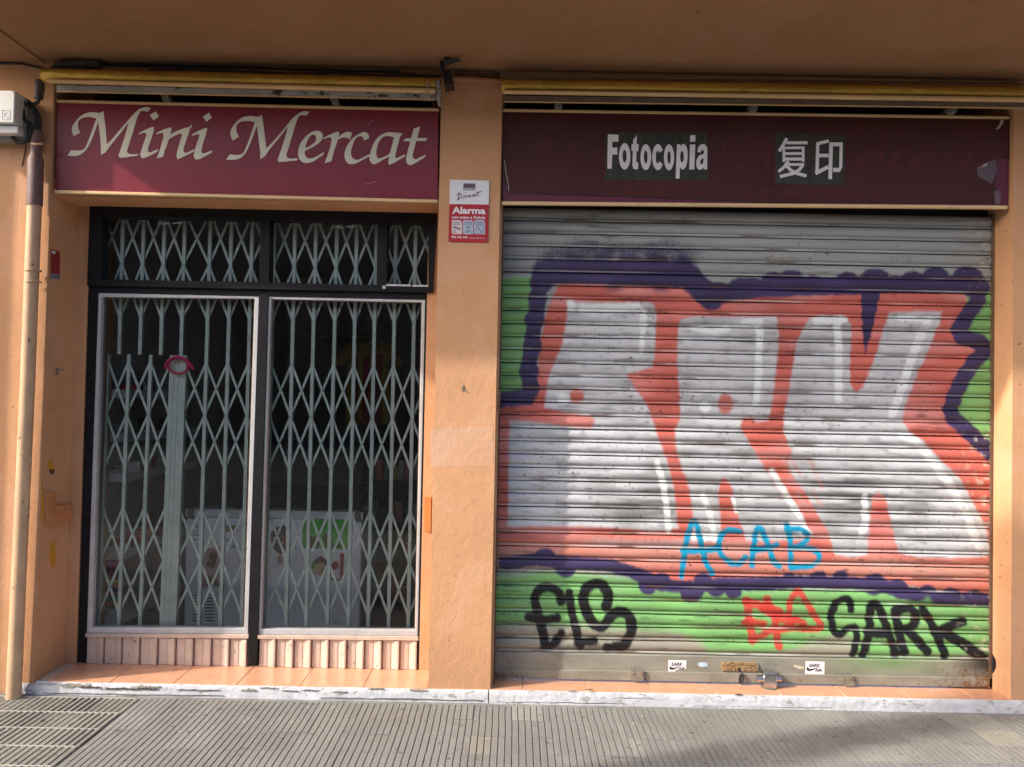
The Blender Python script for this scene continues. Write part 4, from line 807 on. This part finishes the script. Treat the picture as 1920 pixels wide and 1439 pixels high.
for k, (x0, x1, mm) in enumerate(((188, 400, m_palepink), (418, 638, m_paleblue), (652, 880, m_paleblue))):
    ic = link('pictogram', MB().pslab(Zm([(x0 + 4, 918), (x1 - 40, 922), (x1, 955), (x1 - 2, 1216), (x0 + 20, 1212), (x0 - 2, 1180)], *AT), YA - .0006, YA + .0003), mm, al)
    g = MB()
    xm = (x0 + x1) / 2
    for r_ in (960, 995): g.pslab(Zm([(x0 + 25, r_), (x1 - 25, r_ + 2), (x1 - 25, r_ + 18), (x0 + 25, r_ + 16)], *AT), YA - .0011, YA - .0005)
    if k == 0: strokes(g, [([(225, 1060), (365, 1110)], 42), ([(250, 1110), (235, 1170)], 18), ([(215, 1165), (270, 1175)], 16)], AT, YA - .0012, YA - .0005)
    if k == 1: g.pslab(Zm(ell(530, 1062, 38, 18, 16), *AT), YA - .0011, YA - .0005); strokes(g, [([(500, 1085), (510, 1130), (530, 1165), (550, 1130), (560, 1085)], 12), ([(470, 1180), (500, 1140), (530, 1175), (560, 1140), (595, 1180)], 16)], AT, YA - .0012, YA - .0005)
    if k == 2: strokes(g, [(ell(766, 1120, 80, 80, 28) + [(846, 1120)], 10), ([(715, 1060), (815, 1185)], 26)], AT, YA - .0012, YA - .0005)
    link('drawing', g, m_greyink, ic)
sc = MB()
for x, y in ((180, 112), (940, 127), (915, 1358), (150, 1345)): sc.pslab(Zm(ell(x, y, 11, 11, 10), *AT), YA - .002, YA)
link('screw', sc, m_steel, al)

# ================================================================== SMALL THINGS ON THE LEFT REVEAL AND RIGHT JAMB
def reveal_slab(px, th): mb = MB(); return mb.slab([PPL(x, y, RV0 + RVn * th, RVn) for x, y in px], RVn * -th)
rs_ = tag(link('sticker', reveal_slab([(95.5, 467), (113, 472), (112, 525), (94.5, 523)], .0015), M('faded_red_sticker', (.28, .03, .035), .5, .2, 30)), 'small faded red notice on the shaded reveal beside the downpipe', 'sticker')
link('footer', reveal_slab([(95, 512), (112, 516), (112, 525), (94.5, 523)], .0022), m_greyink, rs_)
link('print', MB().slab([PPL(x, y, RV0 + RVn * .0022, RVn) for x, y in [(97, 470), (104, 472), (104, 477), (97, 475)]], RVn * -.0006), m_signwhite, rs_)
nb = [PPL(108, 697, RV0 + RVn * .003, RVn), PPL(108, 697, RV0 + RVn * .035, RVn) + Vector((0, 0, .004)), PPL(112, 697, RV0 + RVn * .05, RVn) + Vector((0, .04, .012))]
tag(link('wall_hook', MB().tube(nb, .0055, 8).slab([PPL(x, y, RV0 + RVn * .002, RVn) for x, y in [(106, 690), (110, 691), (110, 703), (107, 704)]], RVn * -.002), m_steel, smooth=True), 'bent metal hook in the shaded reveal below the faded red notice', 'hook')
wb = thing('latch_block', 'orange painted wooden latch block on the shaded reveal beside the shopfront', 'wood block', PPL(110, 990, RV0, RVn))
m_owood = M('orange_painted_wood', (.50, .22, .09), .6, .25, 25, .4, 50, specks=(.10, .05, .03), speck_t=.68, speck_scale=45)
link('plate', reveal_slab([(89, 922), (106, 926), (107, 988), (88, 990)], .018), m_owood, wb, bevel=.002)
link('keeper', reveal_slab([(108, 949), (134, 945), (135, 974), (108, 983)], .028), m_owood, wb, bevel=.003)
bf = tag(link('wood_block', MB().pslab([(796, 933), (808, 933), (807, 998), (795, 997)], .235, Y_DOOR - .001), m_wood, bevel=.002), 'varnished wooden block on the shopfront frame edge by the lit pillar', 'wood block')
tag(link('wire_scrap', MB().tube([P(x, y, -.003) for x, y in [(864, 728), (868, 726), (871, 731), (877, 736)]], .0022, 6).tube([P(869, 723, -.003), P(868, 730, -.003), P(866, 734, -.003)], .002, 6), m_steel), 'tiny bent wire sticking out of the pillar below the alarm notice', 'wire')
hk = thing('shutter_hasp', 'rusty hasp on the pillar edge beside the shutter', 'hasp', P(935, 755, .06))
link('eye', MB().tube([P(934 + 4 * math.cos(q), 740 + 7 * math.sin(q), .05) for q in np.linspace(0, 6.28, 14)], .004, 7), m_rusty, hk)
link('pin', MB().tube([P(936, 745, .05), P(934, 760, .05), P(936, 776, .06)], .005, 7), m_rusty, hk)

# ================================================================== SHOPFRONT: black frame, transom lights, two white door leaves
YB, YT, YW, YG = .284, .262, .290, .325
sf = thing('shopfront', 'black framed glazed shopfront with two white door leaves and transom lights', 'shopfront', P(480, 1244, YB))
bf_ = MB().pslab([(166, 548), (184, 548), (160, 1241), (146, 1241)], YB, .37).pslab([(487, 552), (503, 553), (482, 1245), (465, 1244)], YB - .006, .37).pslab([(797, 560), (811, 556), (797, 1246), (782, 1246)], YB, .37).pslab([(166.5, 534), (811, 545), (811, 563), (166.5, 549.5)], YB + .003, .37)
link('frame', bf_, m_black, sf, bevel=.002)
trn = [[(190, 406), (488, 411), (486, 529), (189, 524)], [(506, 412), (708, 416), (706, 535), (504, 530)], [(726, 416), (803, 418), (803, 537), (724, 534)]]
link('transom_frame', MB().pslab([(168, 386), (819, 402), (812, 549), (163, 536)], YT, .345, trn), m_black, sf, bevel=.002)
def grow(q, d):
    cx = sum(p[0] for p in q) / 4; cy = sum(p[1] for p in q) / 4
    return [(x + d * (1 if x > cx else -1), y + d * (1 if y > cy else -1)) for x, y in q]
for q in trn: link('transom_pane', MB().pslab(grow(q, 3), .3461, .3501), m_glass, sf)
m_smear = M('dry_tape_residue', (.50, .55, .58), .7, .3, 60)
for x0, y0, x1 in ((295, 420, 320), (323, 419, 342), (620, 427, 646), (649, 426, 665)): link('tape_residue', MB().pslab(jag(x0, x1, lambda x: y0, .8, 10, 1.2, 3.6, x0), .3445, .3459), m_smear, sf)
bd = MB()
for q in trn:
    bd.pslab([(q[0][0], q[0][1] - .5), (q[1][0], q[1][1] - .5), (q[1][0], q[1][1] + .8), (q[0][0], q[0][1] + .8)], YT + .03, YT + .05)
bd.pslab([(724, 533), (770, 534), (770, 537.5), (724, 536.5)], YT - .002, YT + .03).pslab([(773, 534.5), (803, 535), (803, 538), (773, 537.8)], YT - .002, YT + .03).pslab([(717, 536), (723, 536), (723, 542), (717, 542)], YT - .001, YT + .01)
link('glazing_bead', bd, m_alu, sf)
df = {}
for nm, out, hol, lab in (('l', [(179.5, 547.5), (486, 552), (465, 1189), (158.5, 1187)], [(190, 557), (477.5, 560.5), (457.5, 1179), (172, 1177)], 'white framed door leaf with the chocolate ice pop behind it'), ('r', [(500.5, 554), (798.5, 560), (783.5, 1193), (482, 1190)], [(508.5, 561), (791, 567.5), (778, 1182), (489, 1180)], 'white framed door leaf nearest the lit pillar')):
    d = link('door', MB().pslab(out, YW, YG + .03, [hol]), m_alu, sf, bevel=.003, label=lab)
    link('pane', MB().pslab(grow(hol, 1.2), YG, YG + .004), m_glass, d)
    link('gasket', MB().pslab([(hol[0][0] - .6, hol[0][1] - .6), (hol[1][0] + .6, hol[1][1] - .6), (hol[2][0] + .6, hol[2][1] + .6), (hol[3][0] - .6, hol[3][1] + .6)], YG - .008, YG - .0005, [[(hol[0][0] + 1.3, hol[0][1] + 1.3), (hol[1][0] - 1.3, hol[1][1] + 1.3), (hol[2][0] - 1.3, hol[2][1] - 1.3), (hol[3][0] + 1.3, hol[3][1] - 1.3)]]), m_rail, d)
    a, b = out[3], out[2]
    link('bottom_rail', MB().pslab([(a[0] + 1, a[1] + 1.5), (b[0] + 1, b[1] + 1.5), (b[0] + 1, b[1] + 9), (a[0] + 1, a[1] + 8.5)], YW - .012, YG + .02), m_pinktrim, d, bevel=.002)
    # fluted sheet kick panel
    x0, x1 = XA(a[0] + 3, 1215, YW), XA(b[0] - .5, 1215, YW); n = 9; p = (x1 - x0) / n
    foot = []
    for k in range(n):
        u = x0 + k * p; foot += [(u, YW + .014), (u + .05 * p, YW + .002), (u + .46 * p, YW + .002), (u + .52 * p, YW + .004), (u + .88 * p, YW - .011), (u + .955 * p, YW - .010), (u + .965 * p, YW + .016), (u + .985 * p, YW + .016)]
    foot += [(x1, YW + .03), (x0, YW + .03)]
    link('kick_panel', MB().prism(foot, STEP + .002, ZA((a[0] + b[0]) / 2, (a[1] + b[1]) / 2 + 8.5, YW)), m_pinktrim, d)

# ================================================================== SCISSOR GATES behind the glass
YU0, YU1 = .386, .412
def gy(x, y): return y + (x - 640) * (.022 - .012 * (y - 450) / 650)
def xl_(x600, x1180):
    return lambda y: x600 + (x1180 - x600) * (y - 600) / 580
def upright(par, f, y0, y1, wd=6.4, label=None, split=None):
    mb = MB(); ya, yb_ = gy(f(y0), y0), gy(f(y1), y1); h = wd / 2
    if split:
        for s0, s1 in split: mb.pslab([(f(y0) - h + wd * s0, ya), (f(y0) - h + wd * s1, ya), (f(y1) - h + wd * s1, yb_), (f(y1) - h + wd * s0, yb_)], YU0 - .012, YU1)
    else:
        mb.pslab([(f(y0) - h, ya), (f(y0) + h, ya), (f(y1) + h, yb_), (f(y1) - h, yb_)], YU0, YU0 + .004)
        for sg in (-1, 1): mb.pslab([(f(y0) + sg * (h - .5) - .5, ya), (f(y0) + sg * (h - .5) + .5, ya), (f(y1) + sg * (h - .5) + .5, yb_), (f(y1) + sg * (h - .5) - .5, yb_)], YU0 + .0041, YU1)
    return link('stile' if split else 'upright', mb, m_gate, par, label=label)
BANDS = [(405, 503), (503, 605), (685, 783), (783, 883), (957, 1055), (1055, 1155)]
def lattice(mbf, mbr, fa, fb, bands):
    for y0, y1 in bands:
        a0 = (fa(y0), gy(fa(y0), y0)); a1 = (fa(y1), gy(fa(y1), y1)); b0 = (fb(y0), gy(fb(y0), y0)); b1 = (fb(y1), gy(fb(y1), y1))
        mbf.pslab(ribbon([a0, b1], 4.4), YU0 + .006, YU0 + .0095); mbf.pslab(ribbon([b0, a1], 4.2), YU0 + .016, YU0 + .0195)
        c = ((a0[0] + b1[0]) / 2, (a0[1] + b1[1]) / 2); mbr.pslab(ell(*c, 1.0, 1.0, 8), YU0 + .004, YU0 + .0061)
def rivets(mbr, fs, ys, yref=None):
    for f in fs:
        for y in ys: mbr.pslab(ell(f(y), gy(f(y), y), .95, .95, 8), YU0 - .002, YU0 + .0005)
g2 = thing('scissor_gate', 'grey green folding scissor gate in front of the striped shirt, without a wide stile', 'security gate', P(640, 1185, YU0), 'folding gates behind the shop glass')
FR = [xl_(a, b) for a, b in zip([510, 549, 588, 627.5, 665, 702, 739, 776], [494, 535.5, 573, 613, 652, 689.5, 728, 765])]
for f in FR: upright(g2, f, 400, 1186)
ml, mr = MB(), MB(); FE = FR + [xl_(814, 803)]
for a, b in zip(FE[:-1], FE[1:]): lattice(ml, mr, a, b, BANDS)
rivets(mr, FR, (503, 640, 649 + 134, 920, 1055))
link('lattice', ml, m_gate, g2); link('rivet', mr, m_rivet, g2)
g1 = thing('scissor_gate', 'grey green folding scissor gate with a wide locking stile carrying the magenta lock', 'security gate', P(330, 1185, YU0), 'folding gates behind the shop glass')
FU = [xl_(x, x - 17.5) for x in (225, 264, 303, 341)]; FL = [xl_(389, 371.5), xl_(429, 412.5), xl_(468, 452)]
FD = [xl_(206.5, 184), xl_(244.5, 222), xl_(285.5, 261.5)]; FS = xl_(337, 314)
for f in FU: upright(g1, f, 400, 672)
for f in FL: upright(g1, f, 400, 1186)
upright(g1, FD[0], 672, 1186, 3)
for f in FD[1:]: upright(g1, f, 672, 1186)
upright(g1, FS, 672, 1186, 31, 'wide locking stile of three strips', [(0, .27), (.285, .55), (.565, 1)])
ml, mr = MB(), MB()
UU = [xl_(186, 168)] + FU + FL + [xl_(508, 492)]
for a, b in zip(UU[:-1], UU[1:]): lattice(ml, mr, a, b, BANDS[:2])
st_l = lambda y: FS(y) - 13; st_r = lambda y: FS(y) + 13
for a, b in zip(FD + [st_r] + FL, FD[1:] + [st_l] + FL + [xl_(508, 492)]):
    if a is FD[2]: lattice(ml, mr, a, st_l, BANDS[2:])
    elif a is st_r: lattice(ml, mr, a, FL[0], BANDS[2:])
    else: lattice(ml, mr, a, b, BANDS[2:])
rivets(mr, FU, (503, 640)); rivets(mr, FL, (503, 640, 783, 920, 1055)); rivets(mr, FD[1:], (783, 920, 1055))
link('lattice', ml, m_gate, g1); link('rivet', mr, m_rivet, g1)
# magenta cable lock coiled round the stile
cc = []
for i in range(46):
    t = i / 45; q = -2.4 + t * 9.0
    cc.append(P(335 + (17 + 2.2 * math.sin(t * 3)) * math.cos(q), 686 + (15.5 - 1.5 * t) * math.sin(q), YU0 - .034 - .014 * t))
tail = [P(x, y, YU0 - .052) for x, y in smooth_line([(311, 693), (311, 684), (318, 675), (330, 670), (343, 672), (354, 680), (361, 690), (361, 694)], 2)]
lkc = thing('cable_lock', 'magenta coiled cable lock hung round the wide stile of the scissor gate', 'cable lock', P(335, 700, YU0 - .03))
link('cable', MB().tube(cc, .0075, 10), m_pinkcable, lkc, smooth=True)
link('cable', MB().tube(tail, .0085, 10), m_pinkcable, lkc, smooth=True)

# ================================================================== INSIDE THE SHOP
FZ = 1.0; FLOOR = .068
fx0, fx1 = XA(346, 1100, FZ), XA(676, 1100, FZ); fzt = ZA(500, 972, FZ); fzl = ZA(500, 957, FZ)
fr_ = thing('chest_freezer', 'white ice cream chest freezer with printed pictures inside the shop', 'freezer', ((fx0 + fx1) / 2, FZ + .3, FLOOR))
link('body', MB().box(fx0, fx1, FZ, FZ + .62, FLOOR + .03, fzt), m_freezer, fr_, bevel=.012)
link('plinth', MB().box(fx0 + .02, fx1 - .02, FZ + .02, FZ + .6, FLOOR, FLOOR + .03), m_black, fr_)
link('lid_frame', MB().box(fx0 - .008, fx1 + .008, FZ - .012, FZ + .63, fzt + .001, fzl), m_lidframe, fr_, bevel=.006)
link('glass_lid', MB().slab([(fx0 + .02, FZ + .01, fzl + .002), (fx1 - .02, FZ + .01, fzl + .002), (fx1 - .02, FZ + .6, fzl + .10), (fx0 + .02, FZ + .6, fzl + .10)], (0, 0, .012)), M('tinted_lid', (.03, .035, .04), .08, .1, 5, spec=.8), fr_)
for xx in (fx0 + .01, fx1 - .05): link('corner_cap', MB().box(xx, xx + .045, FZ - .018, FZ + .03, fzt - .012, fzl + .004), m_steel, fr_, bevel=.004)
FB = FZ - .0001
ps = link('poster', MB().pslab([(349, 975), (462, 977), (460, 1064), (348, 1062)], FZ - .003, FB), m_signwhite, fr_)
tl_ = MB()
for k, wds in enumerate(((10, 13), (8, 9), (12, 10), (7, 6), (5, 5))):
    tl_.pslab([(362, 986 + 8 * k), (362 + wds[0], 986.3 + 8 * k), (362 + wds[0], 989 + 8 * k), (362, 988.7 + 8 * k)], FZ - .0042, FZ - .0028)
link('print', tl_, m_greyink, ps)
for body, box in (('Hie', (425, 1009, 436, 1017)), ('nce', (425, 1021, 441, 1028))): link('lettering', text_mesh(body, box, FZ - .003, .001, .03), m_greyink, ps)
pp = link('poster', MB().pslab([(382, 1028), (420, 1026), (420, 1100), (379, 1102)], FZ - .0045, FZ - .0031), m_pinkp, fr_)
link('print', MB().pslab(ribbon(smooth_line([(401, 1040), (398, 1052), (394, 1064)]), 14), FZ - .0062, FZ - .0044).pslab(ell(401, 1039, 7, 6, 16), FZ - .0063, FZ - .0044), m_choc, pp)
link('print', MB().pslab([(384, 1098), (390, 1082), (400, 1078), (408, 1090), (412, 1100)], FZ - .006, FZ - .0044), m_nut, pp)
cn = link('poster', MB().pslab([(424, 985), (446, 985), (446, 997), (424, 998)], FZ - .0045, FZ - .0031), m_nut, fr_)
p2 = link('poster', MB().pslab([(486, 976), (558, 977), (556, 1064), (484, 1064)], FZ - .003, FB), m_signwhite, fr_)
link('print', MB().pslab(smooth_loop([(508, 998), (520, 988), (534, 986), (542, 1000), (541, 1022), (536, 1038), (526, 1041), (515, 1032), (508, 1016)], 2), FZ - .0045, FZ - .0028), m_choc, p2)
nn = MB()
for k in range(60):
    x, y = random.gauss(525, 11), random.gauss(1010, 14); r_ = random.uniform(1, 2.6); nn.pslab(ell(x, y, r_, r_ * .7, 7, random.uniform(0, 50), 410), FZ - .0056 - k * 1e-5, FZ - .0044)
link('print', nn, m_nut, p2); link('print', MB().pslab(ribbon([(525, 1042), (525, 1057)], 9), FZ - .0045, FZ - .0028), m_stickp, p2)
p3 = link('poster', MB().pslab([(568, 970), (653, 972), (651, 1030), (566, 1029)], FZ - .003, FB), m_green, fr_)
link('print', MB().pslab(smooth_loop([(573, 1028), (574, 1012), (585, 1006), (596, 1008), (600, 1020), (596, 1028)], 1), FZ - .0045, FZ - .0028).pslab(smooth_loop([(604, 1008), (612, 998), (616, 1008), (620, 1024), (632, 1016), (640, 1024), (636, 1028), (612, 1027)], 1), FZ - .0045, FZ - .0028), M('brown_print', (.12, .085, .03), .5, .4, 40), p3)
p4 = link('poster', MB().pslab([(574, 1034), (648, 1036), (646, 1090), (572, 1088)], FZ - .003, FB), m_signwhite, fr_)
link('print', MB().pslab([(638, 1038), (645, 1038), (643, 1089), (620, 1088), (620, 1085), (637, 1086)], FZ - .0045, FZ - .0028), m_raspberry, p4)
link('print', MB().pslab(ell(600, 1067, 14, 13, 20), FZ - .0050, FZ - .0028), m_scoop, p4); link('print', MB().pslab(smooth_loop([(584, 1062), (590, 1050), (602, 1042), (614, 1052), (612, 1064), (604, 1056), (592, 1058)], 1), FZ - .0062, FZ - .0028), M('brown_scoop', (.22, .10, .07), .5, .3, 50), p4)
link('print', MB().pslab(smooth_loop([(584, 1070), (584, 1056), (590, 1052), (590, 1064)], 1), FZ - .0066, FZ - .0028), m_green, p4); link('print', MB().pslab(ell(628, 1061, 7, 8, 14), FZ - .0050, FZ - .0028), m_raspberry, p4)
vg = MB()
for k in range(9):
    y = 1115 + 6 * k
    for x0, x1 in ((361, 371), (385, 401)):
        if k in (0, 1, 2) and x0 == 385: x0 += 3
        vg.pslab([(x0, y), (x1, y + .2), (x1 - .2, y + 2.2), (x0 - .2, y + 2)], FZ - .0015, FB)
link('vent_slot', vg, m_ink, fr_)
link('drain_cap', MB().pslab(ell(629, 1166, 5.5, 5.5, 18), FZ - .008, FB), m_lidframe, fr_, bevel=.001)

# shelf unit along the left wall
YS0, YS_1 = .60, 1.75
su = thing('shelf_unit', 'grey shelf unit with white board edges full of sweet packets in the shop', 'shelf', (XA(215, 1175, YS0), (YS0 + YS_1) / 2, FLOOR))
sxa, sxb = XA(150, 1000, YS0), XA(233, 905, YS0); boards = []
for y in (746, 828, 903, 1049, 1172):
    zb_ = ZA(228, y, YS0); boards.append(zb_ + .055)
    link('shelf_board', MB().box(sxa, sxb, YS0, YS_1, zb_, zb_ + .02).box(sxa, sxb, YS0 - .006, YS0 - .0005, zb_ - .004, zb_ + .05).box(sxb + .0005, sxb + .006, YS0, YS_1, zb_ - .004, zb_ + .05), m_shelf, su)
    boards[-1] = zb_ + .0205
link('back_panel', MB().box(sxa - .02, sxa - .001, YS0, YS_1, FLOOR, 2.2), m_wallin, su)
pcols = {'red': (.50, .035, .03), 'white': (.72, .71, .69), 'brown': (.16, .08, .045), 'orange': (.55, .16, .02), 'pink': (.50, .12, .25), 'dark blue': (.03, .05, .14)}
pmats = {k: cmat(k.replace(' ', '_') + '_wrapper', v, .3) for k, v in pcols.items()}
CNT = {}; ORD = 'zeroth first second third fourth fifth sixth seventh eighth ninth tenth eleventh twelfth thirteenth fourteenth fifteenth sixteenth seventeenth eighteenth nineteenth twentieth'.split()
LV = ['top', 'second', 'third', 'fourth', 'lowest']
for li, zb_ in enumerate(boards[:4]):
    for k in range(20 if li else 10):
        cn_ = random.choice(['red', 'white', 'brown', 'white', 'brown', 'dark blue'] if li < 3 else ['orange', 'red', 'white', 'brown', 'red'])
        w_, d_, h_ = random.uniform(.035, .06), random.uniform(.03, .055), random.uniform(.018, .045); a = random.uniform(-.7, .7)
        x = random.uniform(sxa + .06, sxb - .06); y = YS0 + .06 + (YS_1 - YS0 - .15) * (k + random.random() * .7) / 20
        z = zb_ + h_ + .001; tilt = 0
        if k % 3 == 2: z += .03
        mb = MB().obox((x, y, z + .02 * tilt), (w_ * math.cos(a), w_ * math.sin(a), .004), (-d_ * math.sin(a), d_ * math.cos(a), 0), (0, 0, h_))
        CNT[(cn_, li)] = CNT.get((cn_, li), 0) + 1
        tag(link('packet', mb, pmats[cn_], bevel=.008), f'{ORD[CNT[(cn_, li)]]} {cn_} sweet packet from the door on the {LV[li]} shelf board', 'packet', 'packets on the shelf unit')
bz = boards[4]
bk = thing('bowl_stack', 'stack of brightly coloured bowls on a white tub at the shelf unit foot', 'bowls', P(207, 1174, YS0 + .08))
bx, by = XA(207, 1165, YS0 + .08), YS0 + .1
link('tub', MB().tube([(bx, by, bz + .001), (bx, by, bz + .062)], [.050, .055], 24), m_freezer, bk, smooth=True)
zz = bz + .063
for k, c in enumerate(((.10, .35, .10), (.55, .20, .03), (.05, .25, .35), (.35, .10, .30), (.15, .12, .30), (.5, .15, .05), (.55, .40, .06), (.45, .05, .05), (.30, .06, .08))):
    hgt = .022 + .004 * (k % 3); link('bowl', MB().tube([(bx, by, zz), (bx, by, zz + hgt)], [.050, .058], 22), cmat('bowl_plastic', c, .25), bk, smooth=True); zz += hgt + .001
link('bowl', MB().ball((bx, by, zz + .028), .055, .055, .027), cmat('pink_foil', (.75, .10, .38), .2), bk, smooth=True)
tag(link('soft_toy', MB().ball((sxb - .05, 1.05, boards[3] + .07), .05, .045, .07).ball((sxb - .05, 1.03, boards[3] + .17), .035, .035, .04), pmats['orange'], smooth=True), 'bright orange red toy sitting on the fourth shelf board beside the stile', 'toy')
ct = thing('plastic_crate', 'grey perforated plastic basket between the shelf unit and the freezer', 'basket', P(284, 1170, 1.02))
c0, c1 = P(266, 1148, 1.02), P(298, 1172, 1.02)
link('basket', MB().pslab([(266, 1148), (298, 1148), (296, 1172), (268, 1172)], 1.02, 1.03, [[(270 + 5.2 * i, 1152 + 5 * j), (272.6 + 5.2 * i, 1152 + 5 * j), (272.6 + 5.2 * i, 1154.6 + 5 * j), (270 + 5.2 * i, 1154.6 + 5 * j)] for i in range(5) for j in range(4)]).box(c0.x, c1.x, 1.0305, 1.2, c1.z, c1.z + .004).box(c0.x, c0.x + .006, 1.0305, 1.2, c1.z + .0041, c0.z).box(c1.x - .006, c1.x, 1.0305, 1.2, c1.z + .0041, c0.z).box(c0.x + .007, c1.x - .007, 1.194, 1.2, c1.z + .0041, c0.z), cmat('basket_plastic', (.22, .21, .20)), ct)
link('stand', MB().box(c0.x, c1.x, 1.04, 1.19, FLOOR + .001, c1.z - .0005), m_black, ct)
# goods rack on the right, striped shirts hanging above it
rk = thing('goods_rack', 'dark goods rack crowded with bags beside the chest freezer', 'rack', P(735, 1180, 1.6))
rx0, rx1 = XA(672, 1000, 1.55), XA(815, 1000, 1.55)
lv = [ZA(735, y, 1.55) for y in (905, 985, 1060, 1130)]
link('frame', MB().box(rx0, rx0 + .02, 1.55, 1.95, FLOOR, lv[0] + .25).box(rx1 - .02, rx1, 1.55, 1.95, FLOOR, lv[0] + .25).box(rx0 + .021, rx1 - .021, 1.93, 1.95, FLOOR, lv[0] + .25), m_black, rk)
for z in lv: link('shelf_board', MB().box(rx0 + .021, rx1 - .021, 1.55, 1.929, z - .015, z), m_black, rk)
bagc = {'clear': (.16, .16, .16), 'red': (.16, .03, .025), 'green': (.03, .07, .035), 'beige': (.16, .13, .09), 'blue': (.04, .07, .12), 'yellow': (.18, .12, .02)}
bm = {k: cmat(k + '_bag', v, .18) for k, v in bagc.items()}
for li, z in enumerate(lv):
    x = rx0 + .05
    while x < rx1 - .05:
        wd = random.uniform(.018, .036); h = random.uniform(.05, .085); cname = random.choice(list(bagc))
        q_ = random.uniform(-.12, .12); mb = MB().obox((x + wd, 1.62 + random.uniform(0, .08), z + h + wd * abs(math.sin(q_)) + .001), (wd * math.cos(q_), 0, wd * math.sin(q_)), (0, .014, .004), (-h * math.sin(q_), 0, h * math.cos(q_)))
        CNT[(cname, li, 1)] = CNT.get((cname, li, 1), 0) + 1
        tag(link('bag', mb, bm[cname], bevel=.008), f'{ORD[CNT[(cname, li, 1)]]} {cname} plastic bag counted from the freezer on the {LV[li]} rack level', 'bag', 'bags on the dark rack')
        x += 2 * wd + .006
rail = tag(link('clothes_rail', MB().tube([P(600, 630, 2.1), P(850, 634, 2.1)], .012, 10), m_rail), 'dim metal rail holding the striped shirt inside the shop', 'rail')
for k, (px, lab) in enumerate(((692, 'yellow and red striped shirt hanging from the dim rail above the freezer'),)):
    c = P(px, 640, 2.1); sh = thing('striped_shirt', lab, 'shirt', (c.x, c.y, c.z - .6))
    prof_ = [(-.06, 0), (-.14, -.03), (-.23, -.16), (-.17, -.20), (-.135, -.14), (-.14, -.62), (.14, -.62), (.135, -.14), (.17, -.20), (.23, -.16), (.14, -.03), (.06, 0), (0, -.03)]
    link('cloth', MB().slab([(c.x + a * 1.25, c.y, c.z + b * 1.08) for a, b in prof_], (0, .035, 0)), m_clothy, sh)
    for xa in (-.11, -.015, .085): link('stripe', MB().slab([(c.x + xa - .024, c.y - .004, c.z - .11), (c.x + xa + .024, c.y - .004, c.z - .11), (c.x + xa + .028, c.y - .004, c.z - .66), (c.x + xa - .028, c.y - .004, c.z - .66)], (0, .0039, 0)), m_clothr, sh)
    link('hanger', MB().tube([(c.x, c.y + .017, c.z - .03), (c.x, c.y + .017, c.z + .03)], .004, 6), m_steel, sh)

# ================================================================== ACROSS THE STREET (seen only in reflections, casts light and shade)
opp = thing('apartment_building', 'pale apartment block across the street mirrored faintly in the shop glass', 'building', (0, -28, 0))
wl = MB(); wn_ = MB(); x = -34
wl.box(-140, 120, -34, -28, -.1, 9.5)
for fl in range(2):
    for k in range(16):
        x0 = -33.4 + k * 4.3; z0 = .6 + fl * 3.2; wn_.box(x0, x0 + 1.5, -28.0, -27.96, z0, z0 + 1.9)
link('wall', wl, M('opposite_render', (.13, .115, .10), .9, .15, .5), opp); link('window', wn_, m_cable, opp)
post = thing('lamp_post', 'grey street lamp post on the kerb whose shadow crosses the paving', 'lamp post', (-4.58, -2.79, -.01))
link('shaft', MB().tube([(-4.58, -2.79, -.01), (-4.58, -2.79, 1.2), (-4.58, -2.79, 5.7)], [.17, .16, .13], 16), m_steel, post, smooth=True)
link('lantern', MB().ball((-4.58, -2.79, 5.82), .16, .16, .14), m_greybar, post, smooth=True)
